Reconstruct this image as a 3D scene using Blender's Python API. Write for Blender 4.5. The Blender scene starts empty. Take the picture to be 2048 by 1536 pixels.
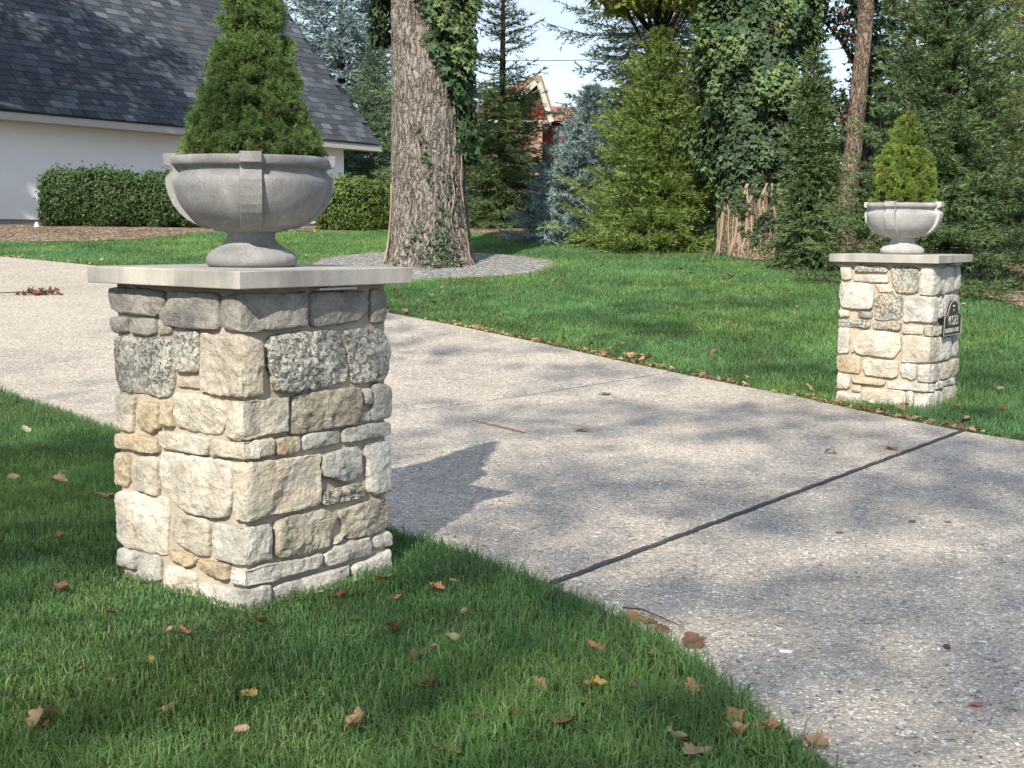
import bpy, math, random
import numpy as np
from mathutils import Matrix, Vector

# ------------------------------------------------------------------ camera, sky, sun, exposure
sc = bpy.context.scene
COL = sc.collection
CZ = 1.227                                   # camera height above the lawn
PITCH, ROLL = 0.1119, 0.0075
cam = bpy.data.cameras.new('camera')
cam.sensor_width = 36.0
cam.lens = 36.0 * 2713.8 / 2048.0
cam.clip_start, cam.clip_end = 0.05, 2000.0
cam_o = bpy.data.objects.new('camera', cam)
COL.objects.link(cam_o)
_f = Vector((0, math.cos(PITCH), -math.sin(PITCH)))
_u = Vector((0, math.sin(PITCH), math.cos(PITCH)))
_x = Vector((1, 0, 0))
_x2 = _x * math.cos(ROLL) + _u * math.sin(ROLL)
_u2 = -_x * math.sin(ROLL) + _u * math.cos(ROLL)
cam_o.matrix_world = Matrix(((_x2.x, _u2.x, -_f.x, 0), (_x2.y, _u2.y, -_f.y, 0),
                             (_x2.z, _u2.z, -_f.z, CZ), (0, 0, 0, 1)))
sc.camera = cam_o

SUN_AZ, SUN_EL = math.radians(-105.5), math.radians(37.5)      # direction towards the sun
SUN = Vector((math.cos(SUN_AZ) * math.cos(SUN_EL), math.sin(SUN_AZ) * math.cos(SUN_EL), math.sin(SUN_EL)))
world = bpy.data.worlds.new('World')
sc.world = world
world.use_nodes = True
wt = world.node_tree
for n in list(wt.nodes):
    wt.nodes.remove(n)
w_out = wt.nodes.new('ShaderNodeOutputWorld')
w_bg = wt.nodes.new('ShaderNodeBackground')
w_sky = wt.nodes.new('ShaderNodeTexSky')
w_sky.sky_type = 'NISHITA'
w_sky.sun_disc = False
w_sky.sun_elevation = SUN_EL
w_sky.sun_rotation = math.radians(90) - SUN_AZ
w_sky.altitude = 200
w_sky.air_density = 1.0
w_sky.dust_density = 0.3
w_sky.ozone_density = 1.0
# thin high cloud all over the sky
w_tc = wt.nodes.new('ShaderNodeTexCoord')
w_map = wt.nodes.new('ShaderNodeMapping')
w_map.inputs['Scale'].default_value = (1.0, 1.0, 2.6)
w_noise = wt.nodes.new('ShaderNodeTexNoise')
w_noise.inputs['Scale'].default_value = 3.2
w_noise.inputs['Detail'].default_value = 7
w_noise.inputs['Roughness'].default_value = 0.55
w_ramp = wt.nodes.new('ShaderNodeValToRGB')
w_ramp.color_ramp.elements[0].position = 0.38
w_ramp.color_ramp.elements[0].color = (0.45, 0.45, 0.45, 1)
w_ramp.color_ramp.elements[1].position = 0.66
w_ramp.color_ramp.elements[1].color = (0.9, 0.9, 0.9, 1)
w_mix = wt.nodes.new('ShaderNodeMixRGB')
w_mix.inputs['Color2'].default_value = (3.7, 4.25, 5.4, 1)
wt.links.new(w_tc.outputs['Generated'], w_map.inputs['Vector'])
wt.links.new(w_map.outputs[0], w_noise.inputs['Vector'])
wt.links.new(w_noise.outputs[0], w_ramp.inputs[0])
wt.links.new(w_ramp.outputs[0], w_mix.inputs['Fac'])
wt.links.new(w_sky.outputs[0], w_mix.inputs['Color1'])
wt.links.new(w_mix.outputs[0], w_bg.inputs['Color'])
w_bg.inputs['Strength'].default_value = 0.12
wt.links.new(w_bg.outputs[0], w_out.inputs['Surface'])

sun_d = bpy.data.lights.new('sun', 'SUN')
sun_d.energy = 4.2
sun_d.angle = math.radians(0.53)
sun_d.color = (1.0, 0.93, 0.82)
sun_o = bpy.data.objects.new('sun', sun_d)
sun_o.rotation_euler = (-SUN).to_track_quat('-Z', 'Y').to_euler()
sun_o.location = (0, 0, 30)
COL.objects.link(sun_o)

sc.view_settings.view_transform = 'Standard'
sc.view_settings.look = 'None'
sc.view_settings.gamma = 1.0
sc.view_settings.exposure = 0.88
sc.view_settings.use_curve_mapping = False
sc.render.engine = 'CYCLES'
sc.cycles.max_bounces = 6
sc.cycles.transparent_max_bounces = 6

rng = np.random.default_rng(11)
random.seed(5)

# ------------------------------------------------------------------ helpers
def T(y):
    """terrain height: level by the pillars, then a gentle rise to the house"""
    y = np.asarray(y, float)
    a = np.clip((y - 8.5) / 3, 0, 1)
    b = np.clip((y - 26.5) / 3, 0, 1)
    I = lambda t: t ** 3 - t ** 4 / 2
    return 0.0706 * ((3 * I(a) + np.maximum(y - 11.5, 0)) - (3 * I(b) + np.maximum(y - 29.5, 0)))


def vnoise(P, seed=0):
    """smooth value noise in [-1, 1] for an (n, 3) array"""
    P = np.asarray(P, float)
    i = np.floor(P).astype(np.int64)
    f = P - i
    f = f * f * (3 - 2 * f)
    def h(a, b, c):
        n = (a * 374761393 + b * 668265263 + c * 2147483647 + seed * 974711) & 0xFFFFFFFF
        n = ((n ^ (n >> 13)) * 1274126177) & 0xFFFFFFFF
        n = n ^ (n >> 16)
        return (n & 0xFFFF) / 32767.5 - 1.0
    r = 0
    for dx in (0, 1):
        for dy in (0, 1):
            for dz in (0, 1):
                w = (f[:, 0] if dx else 1 - f[:, 0]) * (f[:, 1] if dy else 1 - f[:, 1]) * (f[:, 2] if dz else 1 - f[:, 2])
                r = r + w * h(i[:, 0] + dx, i[:, 1] + dy, i[:, 2] + dz)
    return r


def fbm(P, seed=0, octv=3):
    r, a = 0, 1.0
    for k in range(octv):
        r = r + a * vnoise(P * 2 ** k, seed + k)
        a *= 0.5
    return r


def tri_mesh(name, V, F, tint=None, smooth=False):
    """mesh from a vertex array and one array of triangles or quads"""
    V = np.ascontiguousarray(V, np.float32)
    F = np.ascontiguousarray(F, np.int32)
    me = bpy.data.meshes.new(name)
    k = F.shape[1]
    me.vertices.add(len(V))
    me.vertices.foreach_set('co', V.ravel())
    me.loops.add(F.size)
    me.loops.foreach_set('vertex_index', F.ravel())
    me.polygons.add(len(F))
    me.polygons.foreach_set('loop_start', np.arange(0, F.size, k, dtype=np.int32))
    me.polygons.foreach_set('use_smooth', np.full(len(F), bool(smooth)))
    if tint is not None:
        at = me.color_attributes.new('tint', 'FLOAT_COLOR', 'POINT')
        c = np.ones((len(V), 4), np.float32)
        c[:, :3] = tint
        at.data.foreach_set('color', c.ravel())
    me.update(calc_edges=True)
    me.validate()
    return me


def add(name, me, mat=None, parent=None, loc=None, rot=None, **props):
    o = bpy.data.objects.new(name, me)
    COL.objects.link(o)
    if mat is not None and me is not None:
        if not me.materials:
            me.materials.append(mat)
    if parent is not None:
        o.parent = parent
    if loc is not None:
        o.location = loc
    if rot is not None:
        o.rotation_euler = rot
    for k, v in props.items():
        o[k] = v
    return o


def thing(name, label, category, loc=(0, 0, 0), rotz=0.0, group=None):
    o = add(name, None, loc=loc, rot=(0, 0, rotz), label=label, category=category)
    if group:
        o['group'] = group
    return o


def tag(o, label, category, group=None):
    o['label'] = label
    o['category'] = category
    if group:
        o['group'] = group
    return o


class Geo:
    """collects quads / tris with shared vertex list"""
    def __init__(s):
        s.v, s.f = [], []

    def box(s, x0, x1, y0, y1, z0, z1):
        b = len(s.v)
        s.v += [(x0, y0, z0), (x1, y0, z0), (x1, y1, z0), (x0, y1, z0), (x0, y0, z1), (x1, y0, z1), (x1, y1, z1), (x0, y1, z1)]
        s.f += [tuple(b + i for i in q) for q in ((3, 2, 1, 0), (4, 5, 6, 7), (0, 1, 5, 4), (1, 2, 6, 5), (2, 3, 7, 6), (3, 0, 4, 7))]
        return s

    def poly(s, pts):
        b = len(s.v)
        s.v += [tuple(p) for p in pts]
        s.f.append(tuple(range(b, b + len(pts))))
        return s

    def prism(s, pts, off):
        """closed prism from a polygon and an offset vector"""
        b, n = len(s.v), len(pts)
        s.v += [tuple(p) for p in pts] + [tuple(np.add(p, off)) for p in pts]
        s.f.append(tuple(range(b + n - 1, b - 1, -1)))
        s.f.append(tuple(range(b + n, b + 2 * n)))
        for i in range(n):
            j = (i + 1) % n
            s.f.append((b + i, b + j, b + n + j, b + n + i))
        return s

    def tube(s, path, radii, sides=6, cap=True):
        path = [Vector(p) for p in path]
        b = len(s.v)
        for i, p in enumerate(path):
            d = (path[min(i + 1, len(path) - 1)] - path[max(i - 1, 0)]).normalized()
            a = d.orthogonal().normalized() if i == 0 else (a - d * a.dot(d)).normalized()
            c = d.cross(a)
            for k in range(sides):
                t = 2 * math.pi * k / sides
                s.v.append(tuple(p + (a * math.cos(t) + c * math.sin(t)) * radii[i]))
        for i in range(len(path) - 1):
            for k in range(sides):
                k2 = (k + 1) % sides
                s.f.append((b + i * sides + k, b + i * sides + k2, b + (i + 1) * sides + k2, b + (i + 1) * sides + k))
        if cap:
            s.f.append(tuple(b + k for k in range(sides - 1, -1, -1)))
            s.f.append(tuple(b + (len(path) - 1) * sides + k for k in range(sides)))
        return s

    def mesh(s, name, smooth=False):
        me = bpy.data.meshes.new(name)
        me.from_pydata(s.v, [], s.f)
        if smooth:
            me.polygons.foreach_set('use_smooth', [True] * len(me.polygons))
        me.update()
        return me


def bevel(o, w, seg=2):
    m = o.modifiers.new('bevel', 'BEVEL')
    m.width, m.segments, m.limit_method = w, seg, 'ANGLE'
    m.harden_normals = False
    return o


def inside(P, poly):
    x, y = P[:, 0], P[:, 1]
    r = np.zeros(len(P), bool)
    n = len(poly)
    for i in range(n):
        (x1, y1), (x2, y2) = poly[i], poly[(i + 1) % n]
        c = ((y1 > y) != (y2 > y)) & (x < (x2 - x1) * (y - y1) / (y2 - y1 + 1e-12) + x1)
        r ^= c
    return r


def seg_dist(P, line):
    d = np.full(len(P), 1e9)
    for (a, b) in zip(line[:-1], line[1:]):
        a, b = np.array(a), np.array(b)
        t = np.clip(((P - a) @ (b - a)) / ((b - a) @ (b - a)), 0, 1)
        d = np.minimum(d, np.linalg.norm(P - (a + t[:, None] * (b - a)), axis=1))
    return d


def resample(pts, n):
    pts = np.array(pts, float)
    s = np.r_[0, np.cumsum(np.linalg.norm(np.diff(pts, axis=0), axis=1))]
    q = np.linspace(0, s[-1], n)
    return np.stack([np.interp(q, s, pts[:, k]) for k in range(pts.shape[1])], 1)


def unit(a):
    return a / (np.linalg.norm(a, axis=-1, keepdims=True) + 1e-9)

# ------------------------------------------------------------------ materials
class NT:
    def __init__(s, name):
        s.m = bpy.data.materials.new(name)
        s.m.use_nodes = True
        s.t = s.m.node_tree
        s.t.nodes.clear()
        s.out = s.t.nodes.new('ShaderNodeOutputMaterial')

    def n(s, typ, **kw):
        nd = s.t.nodes.new('ShaderNode' + typ)
        for k, v in kw.items():
            if k.startswith('_'):
                setattr(nd, k[1:], v)
                continue
            k = k.replace('__', ' ')
            if k.isdigit() or (k[0] == 'i' and k[1:].isdigit()):
                sock = nd.inputs[int(k.lstrip('i'))]
            else:
                sock = nd.inputs[k]
            if isinstance(v, bpy.types.NodeSocket):
                s.t.links.new(v, sock)
            elif isinstance(v, bpy.types.Node):
                s.t.links.new(v.outputs[0], sock)
            else:
                if isinstance(v, (tuple, list)) and len(v) == 3 and sock.type == 'RGBA':
                    v = (*v, 1)
                sock.default_value = v
        return nd

    def ramp(s, fac, stops, interp='LINEAR'):
        nd = s.t.nodes.new('ShaderNodeValToRGB')
        nd.color_ramp.interpolation = interp
        e = nd.color_ramp.elements
        while len(e) < len(stops):
            e.new(0.5)
        for el, (p, c) in zip(e, stops):
            el.position = p
            c = (c, c, c) if isinstance(c, (int, float)) else c
            el.color = (*c, 1)
        s.t.links.new(fac if isinstance(fac, bpy.types.NodeSocket) else fac.outputs[0], nd.inputs[0])
        return nd.outputs[0]

    def mix(s, fac, a, b, mode='MIX'):
        return s.n('MixRGB', _blend_type=mode, Fac=fac, Color1=a, Color2=b).outputs[0]

    def coords(s, scale=1.0, use='Object', jitter=False):
        v = s.n('TexCoord').outputs[use]
        if jitter:
            r = s.n('ObjectInfo').outputs['Random']
            m = s.n('Math', _operation='MULTIPLY', i0=r, i1=137.0)
            v = s.n('VectorMath', _operation='ADD', i0=v, i1=m.outputs[0]).outputs[0]
        return v

    def noise(s, v, scale, detail=5, rough=0.55, dist=0.0):
        return s.n('TexNoise', Vector=v, Scale=scale, Detail=detail, Roughness=rough, Distortion=dist).outputs[0]

    def bump(s, h, strength=0.5, dist=0.01, normal=None):
        kw = dict(Height=h, Strength=strength, Distance=dist)
        if normal is not None:
            kw['Normal'] = normal
        return s.n('Bump', **kw).outputs[0]

    def done(s, color, rough=0.8, normal=None, spec=0.3, metal=0.0):
        kw = {'Base__Color': color, 'Roughness': rough, 'Metallic': metal, 'Specular__IOR__Level': spec}
        if normal is not None:
            kw['Normal'] = normal
        p = s.n('BsdfPrincipled', **kw)
        s.t.links.new(p.outputs[0], s.out.inputs[0])
        return s.m


def lin(r, g, b):
    f = lambda c: (c / 255 / 12.92) if c / 255 <= 0.04045 else ((c / 255 + 0.055) / 1.055) ** 2.4
    return (f(r), f(g), f(b))


def stone_mat(name, c1, c2, c3, pits=0.0, rough_scale=1.0, c4=None):
    t = NT(name)
    v = t.coords(jitter=True)
    n1 = t.noise(v, 7.0, 5, 0.6, 0.4)
    col = t.ramp(n1, [(0.30, c1), (0.52, c2), (0.72, c3)])
    if c4:
        n4 = t.noise(v, 4.0, 3, 0.5, 0.8)
        col = t.mix(t.ramp(n4, [(0.54, 0), (0.70, 0.6)]), col, c4)
    sp = t.noise(v, 85.0, 5, 0.7)
    col = t.mix(1.0, col, t.ramp(sp, [(0.3, 0.66), (0.5, 1.0), (0.72, 1.12)]), 'MULTIPLY')
    v2 = t.noise(v, 20.0, 6, 0.62, 0.6)
    col = t.mix(1.0, col, t.ramp(v2, [(0.28, 0.78), (0.5, 1.0), (0.7, 1.08)]), 'MULTIPLY')
    h1 = t.noise(v, 26.0 * rough_scale, 9, 0.68, 0.3)
    nb = t.bump(h1, 0.9, 0.022)
    nb = t.bump(t.noise(v, 130.0, 4, 0.6), 0.35, 0.003, nb)
    if pits:
        p1 = t.noise(v, 62.0, 5, 0.66, 0.7)
        p2 = t.noise(v, 6.5, 2, 0.5)
        pf = t.n('Math', _operation='MULTIPLY', i0=t.ramp(p1, [(0.525, 0), (0.60, 1)]), i1=t.ramp(p2, [(0.34, 0.25), (0.56, 1)]))
        col = t.mix(t.n('Math', _operation='MULTIPLY', i0=pf, i1=0.6 * pits), col, (0.05, 0.048, 0.042))
        inv = t.n('Math', _operation='SUBTRACT', i0=1.0, i1=pf)
        nb = t.bump(inv.outputs[0], 0.95 * pits, 0.012, nb)
    return t.done(col, 0.88, nb, 0.2)


GREY = (lin(116, 113, 106), lin(146, 141, 132), lin(164, 159, 149))
CREAM = (lin(158, 148, 131), lin(190, 181, 164), lin(206, 198, 183))
WHITE = (lin(158, 153, 143), lin(193, 187, 175), lin(212, 206, 194))
YEL = (lin(152, 135, 110), lin(184, 168, 141), lin(198, 186, 164))
SM = {
    'g': stone_mat('grey_stone', *GREY),
    'p': stone_mat('pitted_stone', lin(150, 148, 139), lin(180, 176, 164), lin(196, 191, 178), pits=1.0, c4=lin(180, 162, 132)),
    't': stone_mat('cream_stone', *CREAM, c4=lin(200, 184, 156)),
    'T': stone_mat('large_cream_stone', lin(160, 150, 133), lin(190, 181, 166), lin(206, 199, 186), rough_scale=0.7, c4=lin(204, 190, 166)),
    'y': stone_mat('ochre_stone', *YEL, pits=0.35, c4=lin(188, 158, 120)),
    'w': stone_mat('pale_stone', *WHITE, pits=0.15),
    'b': stone_mat('buff_stone', lin(146, 137, 119), lin(176, 167, 147), lin(192, 184, 166), pits=0.45),
    'h': stone_mat('light_grey_stone', lin(142, 139, 131), lin(172, 168, 158), lin(190, 185, 174), pits=0.12),
    'm': stone_mat('chinking_stone', lin(160, 148, 130), lin(178, 166, 146), lin(192, 180, 160)),
}


def simple(name, c, var=0.12, scale=8.0, rough=0.8, bump=0.0, bscale=60.0, bdist=0.004, spec=0.3, metal=0.0, jitter=False):
    t = NT(name)
    v = t.coords(jitter=jitter)
    n = t.noise(v, scale, 6, 0.6, 0.3)
    col = t.mix(1.0, c, t.ramp(n, [(0.3, 1 - var), (0.7, 1 + var)]), 'MULTIPLY')
    nb = t.bump(t.noise(v, bscale, 6, 0.65), bump, bdist) if bump else None
    return t.done(col, rough, nb, spec, metal)


MORTAR = simple('mortar', lin(166, 154, 135), 0.14, 14, 0.95, 0.8, 90, 0.006)


def cap_mat():
    t = NT('limestone_cap')
    v = t.coords(jitter=True)
    st = t.n('Mapping', Vector=v, Scale=(9, 9, 1.2)).outputs[0]
    n = t.noise(st, 1.2, 5, 0.6, 0.2)
    col = t.ramp(n, [(0.28, lin(142, 136, 126)), (0.5, lin(166, 160, 149)), (0.7, lin(180, 174, 162))])
    col = t.mix(t.ramp(t.noise(v, 3.2, 3, 0.5), [(0.44, 0.0), (0.6, 0.45)]), col, lin(126, 127, 126))
    col = t.mix(1.0, col, t.ramp(t.noise(v, 160, 3, 0.6), [(0.3, 0.9), (0.7, 1.06)]), 'MULTIPLY')
    return t.done(col, 0.8, t.bump(t.noise(v, 220, 4, 0.6), 0.25, 0.002), 0.25)


CAP = cap_mat()


def urn_mat(name, k):
    t = NT(name)
    v = t.coords(jitter=True)
    n = t.noise(v, 7.0, 7, 0.62, 0.6)
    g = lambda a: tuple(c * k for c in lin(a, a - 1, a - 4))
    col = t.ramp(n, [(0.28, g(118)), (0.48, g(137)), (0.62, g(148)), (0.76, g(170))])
    st = t.n('Mapping', Vector=v, Scale=(26, 26, 2.6)).outputs[0]
    run = t.noise(st, 1.0, 4, 0.6, 0.3)
    col = t.mix(t.ramp(run, [(0.60, 0.0), (0.74, 0.32)]), col, g(196))
    col = t.mix(t.ramp(run, [(0.22, 0.35), (0.38, 0.0)]), col, g(92))
    dr = t.noise(v, 120, 3, 0.6)
    col = t.mix(1.0, col, t.ramp(dr, [(0.32, 0.84), (0.6, 1.04)]), 'MULTIPLY')
    pit = t.noise(v, 260, 2, 0.5)
    col = t.mix(t.ramp(pit, [(0.66, 0.0), (0.72, 0.6)]), col, g(70))
    nb = t.bump(t.noise(v, 70, 7, 0.7), 0.4, 0.004)
    return t.done(col, 0.85, nb, 0.25)


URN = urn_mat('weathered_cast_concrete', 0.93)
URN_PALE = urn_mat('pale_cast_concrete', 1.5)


def aggregate_mat():
    """exposed aggregate concrete: rounded pebbles in a grey matrix"""
    t = NT('exposed_aggregate')
    v = t.coords(use='Object')
    v1 = t.n('TexVoronoi', Vector=v, Scale=104.0, Randomness=1.0)
    v2 = t.n('TexVoronoi', Vector=v, Scale=52.0, Randomness=1.0)
    sep1 = t.n('SeparateColor', Color=v1.outputs['Color'])
    sep2 = t.n('SeparateColor', Color=v2.outputs['Color'])
    stops = [(0.0, lin(78, 75, 71)), (0.10, lin(132, 125, 116)), (0.26, lin(180, 169, 153)), (0.5, lin(200, 188, 169)),
             (0.68, lin(212, 197, 174)), (0.80, lin(170, 154, 134)), (0.88, lin(218, 208, 191)), (0.96, lin(242, 237, 227)), (1.0, lin(246, 243, 236))]
    c1 = t.ramp(sep1.outputs[0], stops)
    c2 = t.ramp(sep2.outputs[1], stops)
    mk = t.ramp(v1.outputs['Distance'], [(0.42, 0.0), (0.62, 1.0)])
    col = t.mix(t.ramp(sep2.outputs[2], [(0.50, 0.0), (0.52, 1.0)], 'CONSTANT'), c1, c2)
    col = t.mix(mk, col, lin(160, 151, 138))
    big = t.noise(v, 0.8, 6, 0.62, 0.4)
    col = t.mix(1.0, col, t.ramp(big, [(0.32, 0.80), (0.5, 0.92), (0.66, 0.99)]), 'MULTIPLY')
    ck = t.n('TexVoronoi', Vector=t.n('MixRGB', Fac=0.12, Color1=v, Color2=t.n('TexNoise', Vector=v, Scale=1.6, Detail=4.0).outputs[1]).outputs[0], Scale=0.42, _feature='DISTANCE_TO_EDGE')
    col = t.mix(t.ramp(ck.outputs[0], [(0.0, 0.22), (0.003, 0.0)]), col, lin(96, 90, 84))
    sp = t.noise(v, 4.5, 3, 0.55, 0.6)
    col = t.mix(t.ramp(sp, [(0.66, 0.0), (0.78, 0.28)]), col, lin(120, 110, 100))
    mid = t.noise(v, 9.0, 4, 0.6)
    col = t.mix(1.0, col, t.ramp(mid, [(0.3, 0.93), (0.7, 1.05)]), 'MULTIPLY')
    inv = t.n('Math', _operation='SUBTRACT', i0=1.0, i1=v1.outputs['Distance'])
    nb = t.bump(inv.outputs[0], 0.55, 0.004)
    nb = t.bump(t.noise(v, 55, 3, 0.6), 0.4, 0.006, nb)
    return t.done(col, 0.82, nb, 0.25)


AGG = aggregate_mat()
JOINT = simple('joint_felt', lin(72, 72, 75), 0.35, 60, 0.95, 0.9, 180, 0.008)
SUBBASE = simple('sub_base', lin(40, 37, 33), 0.2, 10, 0.95)


def foliage(name, c, trans=0.3, var=0.25, rough=0.55, spec=0.35, tcol=None):
    t = NT(name)
    a = t.n('Attribute', _attribute_name='tint').outputs['Color']
    col = t.mix(1.0, c, a, 'MULTIPLY')
    p = t.n('BsdfPrincipled', **{'Base__Color': col, 'Roughness': rough, 'Specular__IOR__Level': spec})
    tc = t.mix(1.0, tcol or tuple(min(1, q * 1.7) for q in c), a, 'MULTIPLY')
    tr = t.n('BsdfTranslucent', Color=tc)
    mx = t.n('MixShader', Fac=trans, i1=p.outputs[0], i2=tr.outputs[0])
    t.t.links.new(mx.outputs[0], t.out.inputs[0])
    return t.m


GRASS = foliage('grass_blades', (0.092, 0.178, 0.072), 0.38, rough=0.5, spec=0.3, tcol=(0.165, 0.325, 0.09))


def ground_mat():
    t = NT('lawn_soil')
    v = t.coords()
    n = t.noise(v, 1.3, 5, 0.6)
    c = t.ramp(n, [(0.3, (0.030, 0.046, 0.016)), (0.7, (0.050, 0.066, 0.026))])
    c = t.mix(t.ramp(t.noise(v, 60, 4, 0.7), [(0.45, 0), (0.7, 0.7)]), c, (0.07, 0.085, 0.028))
    return t.done(c, 0.95, t.bump(t.noise(v, 90, 5, 0.7), 0.7, 0.02), 0.1)


LAWN = ground_mat()


def mulch_mat():
    t = NT('wood_mulch')
    v = t.coords()
    vo = t.n('TexVoronoi', Vector=v, Scale=26.0)
    s = t.n('SeparateColor', Color=vo.outputs['Color'])
    c = t.ramp(s.outputs[0], [(0.0, lin(66, 54, 44)), (0.35, lin(110, 92, 76)), (0.65, lin(150, 130, 110)), (0.85, lin(176, 156, 134)), (1.0, lin(200, 184, 162))])
    c = t.mix(1.0, c, t.ramp(t.noise(v, 1.0, 4), [(0.3, 0.65), (0.7, 1.05)]), 'MULTIPLY')
    return t.done(c, 0.95, t.bump(vo.outputs['Distance'], 0.9, 0.04), 0.1)


MULCH = mulch_mat()


def gravel_mat():
    t = NT('grey_gravel')
    v = t.coords()
    vo = t.n('TexVoronoi', Vector=v, Scale=34.0)
    s = t.n('SeparateColor', Color=vo.outputs['Color'])
    c = t.ramp(s.outputs[0], [(0.0, lin(84, 84, 82)), (0.4, lin(128, 127, 122)), (0.8, lin(158, 156, 150)), (1.0, lin(188, 186, 180))])
    return t.done(c, 0.9, t.bump(vo.outputs['Distance'], 0.9, 0.03), 0.2)


GRAVEL = gravel_mat()


def bark_mat(name, c1, c2, c3, zs=0.16):
    t = NT(name)
    v = t.coords()
    st = t.n('Mapping', Vector=v, Scale=(1, 1, zs)).outputs[0]
    n1 = t.noise(st, 30, 5, 0.6, 0.5)
    n2 = t.noise(v, 3.2, 4, 0.5)
    col = t.ramp(n1, [(0.32, c1), (0.5, c2), (0.66, c3)])
    col = t.mix(1.0, col, t.ramp(n2, [(0.3, 0.8), (0.7, 1.12)]), 'MULTIPLY')
    dv = t.n('MixRGB', Fac=0.16, Color1=v, Color2=t.n('TexNoise', Vector=v, Scale=7.0, Detail=3.0).outputs[1]).outputs[0]
    st2 = t.n('Mapping', Vector=dv, Scale=(1, 1, zs * 0.62)).outputs[0]
    vo = t.n('TexVoronoi', Vector=st2, Scale=21.0, _feature='DISTANCE_TO_EDGE')
    pl = t.ramp(vo.outputs[0], [(0.0, 0.0), (0.09, 0.8), (0.3, 1.0)])
    col = t.mix(pl, t.mix(1.0, col, (0.55, 0.53, 0.51), 'MULTIPLY'), col)
    nb = t.bump(n1, 0.8, 0.02)
    nb = t.bump(pl, 0.9, 0.035, nb)
    nb = t.bump(t.noise(v, 70, 5, 0.65), 0.5, 0.008, nb)
    return t.done(col, 0.95, nb, 0.1)


BARK = bark_mat('oak_bark', lin(84, 78, 73), lin(131, 123, 115), lin(155, 147, 138), 0.22)
BARK_D = bark_mat('dark_bark', lin(40, 33, 28), lin(78, 66, 56), lin(112, 98, 84))
BARK_L = bark_mat('tan_bark', lin(80, 71, 60), lin(124, 112, 96), lin(150, 137, 120))
VINE = simple('ivy_stem', lin(146, 130, 106), 0.25, 30, 0.9)
TWIG = simple('twig_wood', lin(84, 68, 54), 0.25, 40, 0.9)

# ------------------------------------------------------------------ the setting: terrain, driveway, beds
def grid_axis(lo, hi, fine0, fine1, step):
    a = np.arange(fine0, fine1 + 1e-6, step)
    l, r, s = [], [], step
    x = fine0
    while x > lo:
        s *= 1.35
        x -= s
        l.append(x)
    x, s = fine1, step
    while x < hi:
        s *= 1.35
        x += s
        r.append(x)
    return np.r_[l[::-1], a, r]


gx = grid_axis(-500, 500, -14, 12, 0.5)
gy = grid_axis(-500, 900, 0, 36, 0.5)
GX, GY = np.meshgrid(gx, gy)
GV = np.stack([GX.ravel(), GY.ravel(), T(GY.ravel()) - 0.012], 1)
nx_ = len(gx)
ii, jj = np.meshgrid(np.arange(len(gy) - 1), np.arange(nx_ - 1), indexing='ij')
q = (ii * nx_ + jj).ravel()
ground = add('ground', tri_mesh('ground', GV, np.stack([q, q + 1, q + nx_ + 1, q + nx_], 1), smooth=True), LAWN, kind='structure')

# driveway edges in metres, street end first
DR_NEAR = [(1.45, -1.2), (1.15, 0.6), (0.98, 1.7), (0.85, 2.45), (0.76, 2.92), (0.62, 3.4), (0.52, 3.81), (0.36, 4.16), (0.14, 4.57), (-0.13, 4.99),
           (-0.48, 5.40), (-1.02, 6.14), (-1.62, 6.99), (-2.10, 7.68), (-2.45, 8.17), (-3.02, 9.0), (-3.73, 9.88), (-4.9, 11.25), (-6.3, 12.7), (-8.0, 14.2), (-10.2, 15.8), (-13.0, 17.4), (-17, 19.4)]
DR_FAR = [(8.6, 0.4), (6.3, 3.6), (4.6, 5.75), (3.55, 7.15), (3.03, 7.94), (2.80, 8.33), (2.13, 9.88), (1.72, 10.5), (1.30, 11.08), (0.72, 11.9), (0.26, 12.57),
          (-0.22, 13.22), (-0.69, 13.85), (-1.32, 14.62), (-2.5, 16.1), (-3.8, 17.6), (-5.03, 18.86), (-6.19, 19.74), (-7.88, 20.93), (-10.4, 22.3), (-13.6, 23.7), (-19, 25.5)]
DZ = 0.022


def cut(line, p0, p1):
    """the stretch of an edge line between two of its points"""
    L = [tuple(p) for p in line]
    return L[L.index(p0):L.index(p1) + 1]


def slab_mesh(left, right, rows, cols, g0, g1):
    l, r = resample(left, rows), resample(right, rows)
    def shrink(p):
        p = p.copy()
        if g0:
            v = p[1] - p[0]
            p[0] = p[0] + v / np.linalg.norm(v) * g0
        if g1:
            v = p[-2] - p[-1]
            p[-1] = p[-1] + v / np.linalg.norm(v) * g1
        return p
    l, r = shrink(l), shrink(r)
    s = np.linspace(0, 1, cols)[None, :, None]
    P = l[:, None, :] * (1 - s) + r[:, None, :] * s
    n = rows * cols
    P2 = P.reshape(-1, 2)
    z = T(P2[:, 1]) + DZ
    V = np.c_[P2, z]
    i, j = np.meshgrid(np.arange(rows - 1), np.arange(cols - 1), indexing='ij')
    k = (i * cols + j).ravel()
    F = np.stack([k, k + 1, k + cols + 1, k + cols], 1)
    ring = np.r_[np.arange(cols), np.arange(1, rows) * cols + cols - 1, (rows - 1) * cols + np.arange(cols - 2, -1, -1), np.arange(rows - 2, 0, -1) * cols]
    # slightly eased edge, then down the side of the slab
    c = V[:, :2].mean(0)
    V1 = V[ring].copy()
    V1[:, 2] -= 0.09
    V[ring, 2] -= 0.004
    m = len(ring)
    a = np.arange(m)
    b = (a + 1) % m
    F = np.r_[F, np.stack([ring[a], n + a, n + b, ring[b]], 1)]
    V = np.r_[V, V1]
    F = F[:, ::-1]
    return tri_mesh('slab', V, F)


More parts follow.
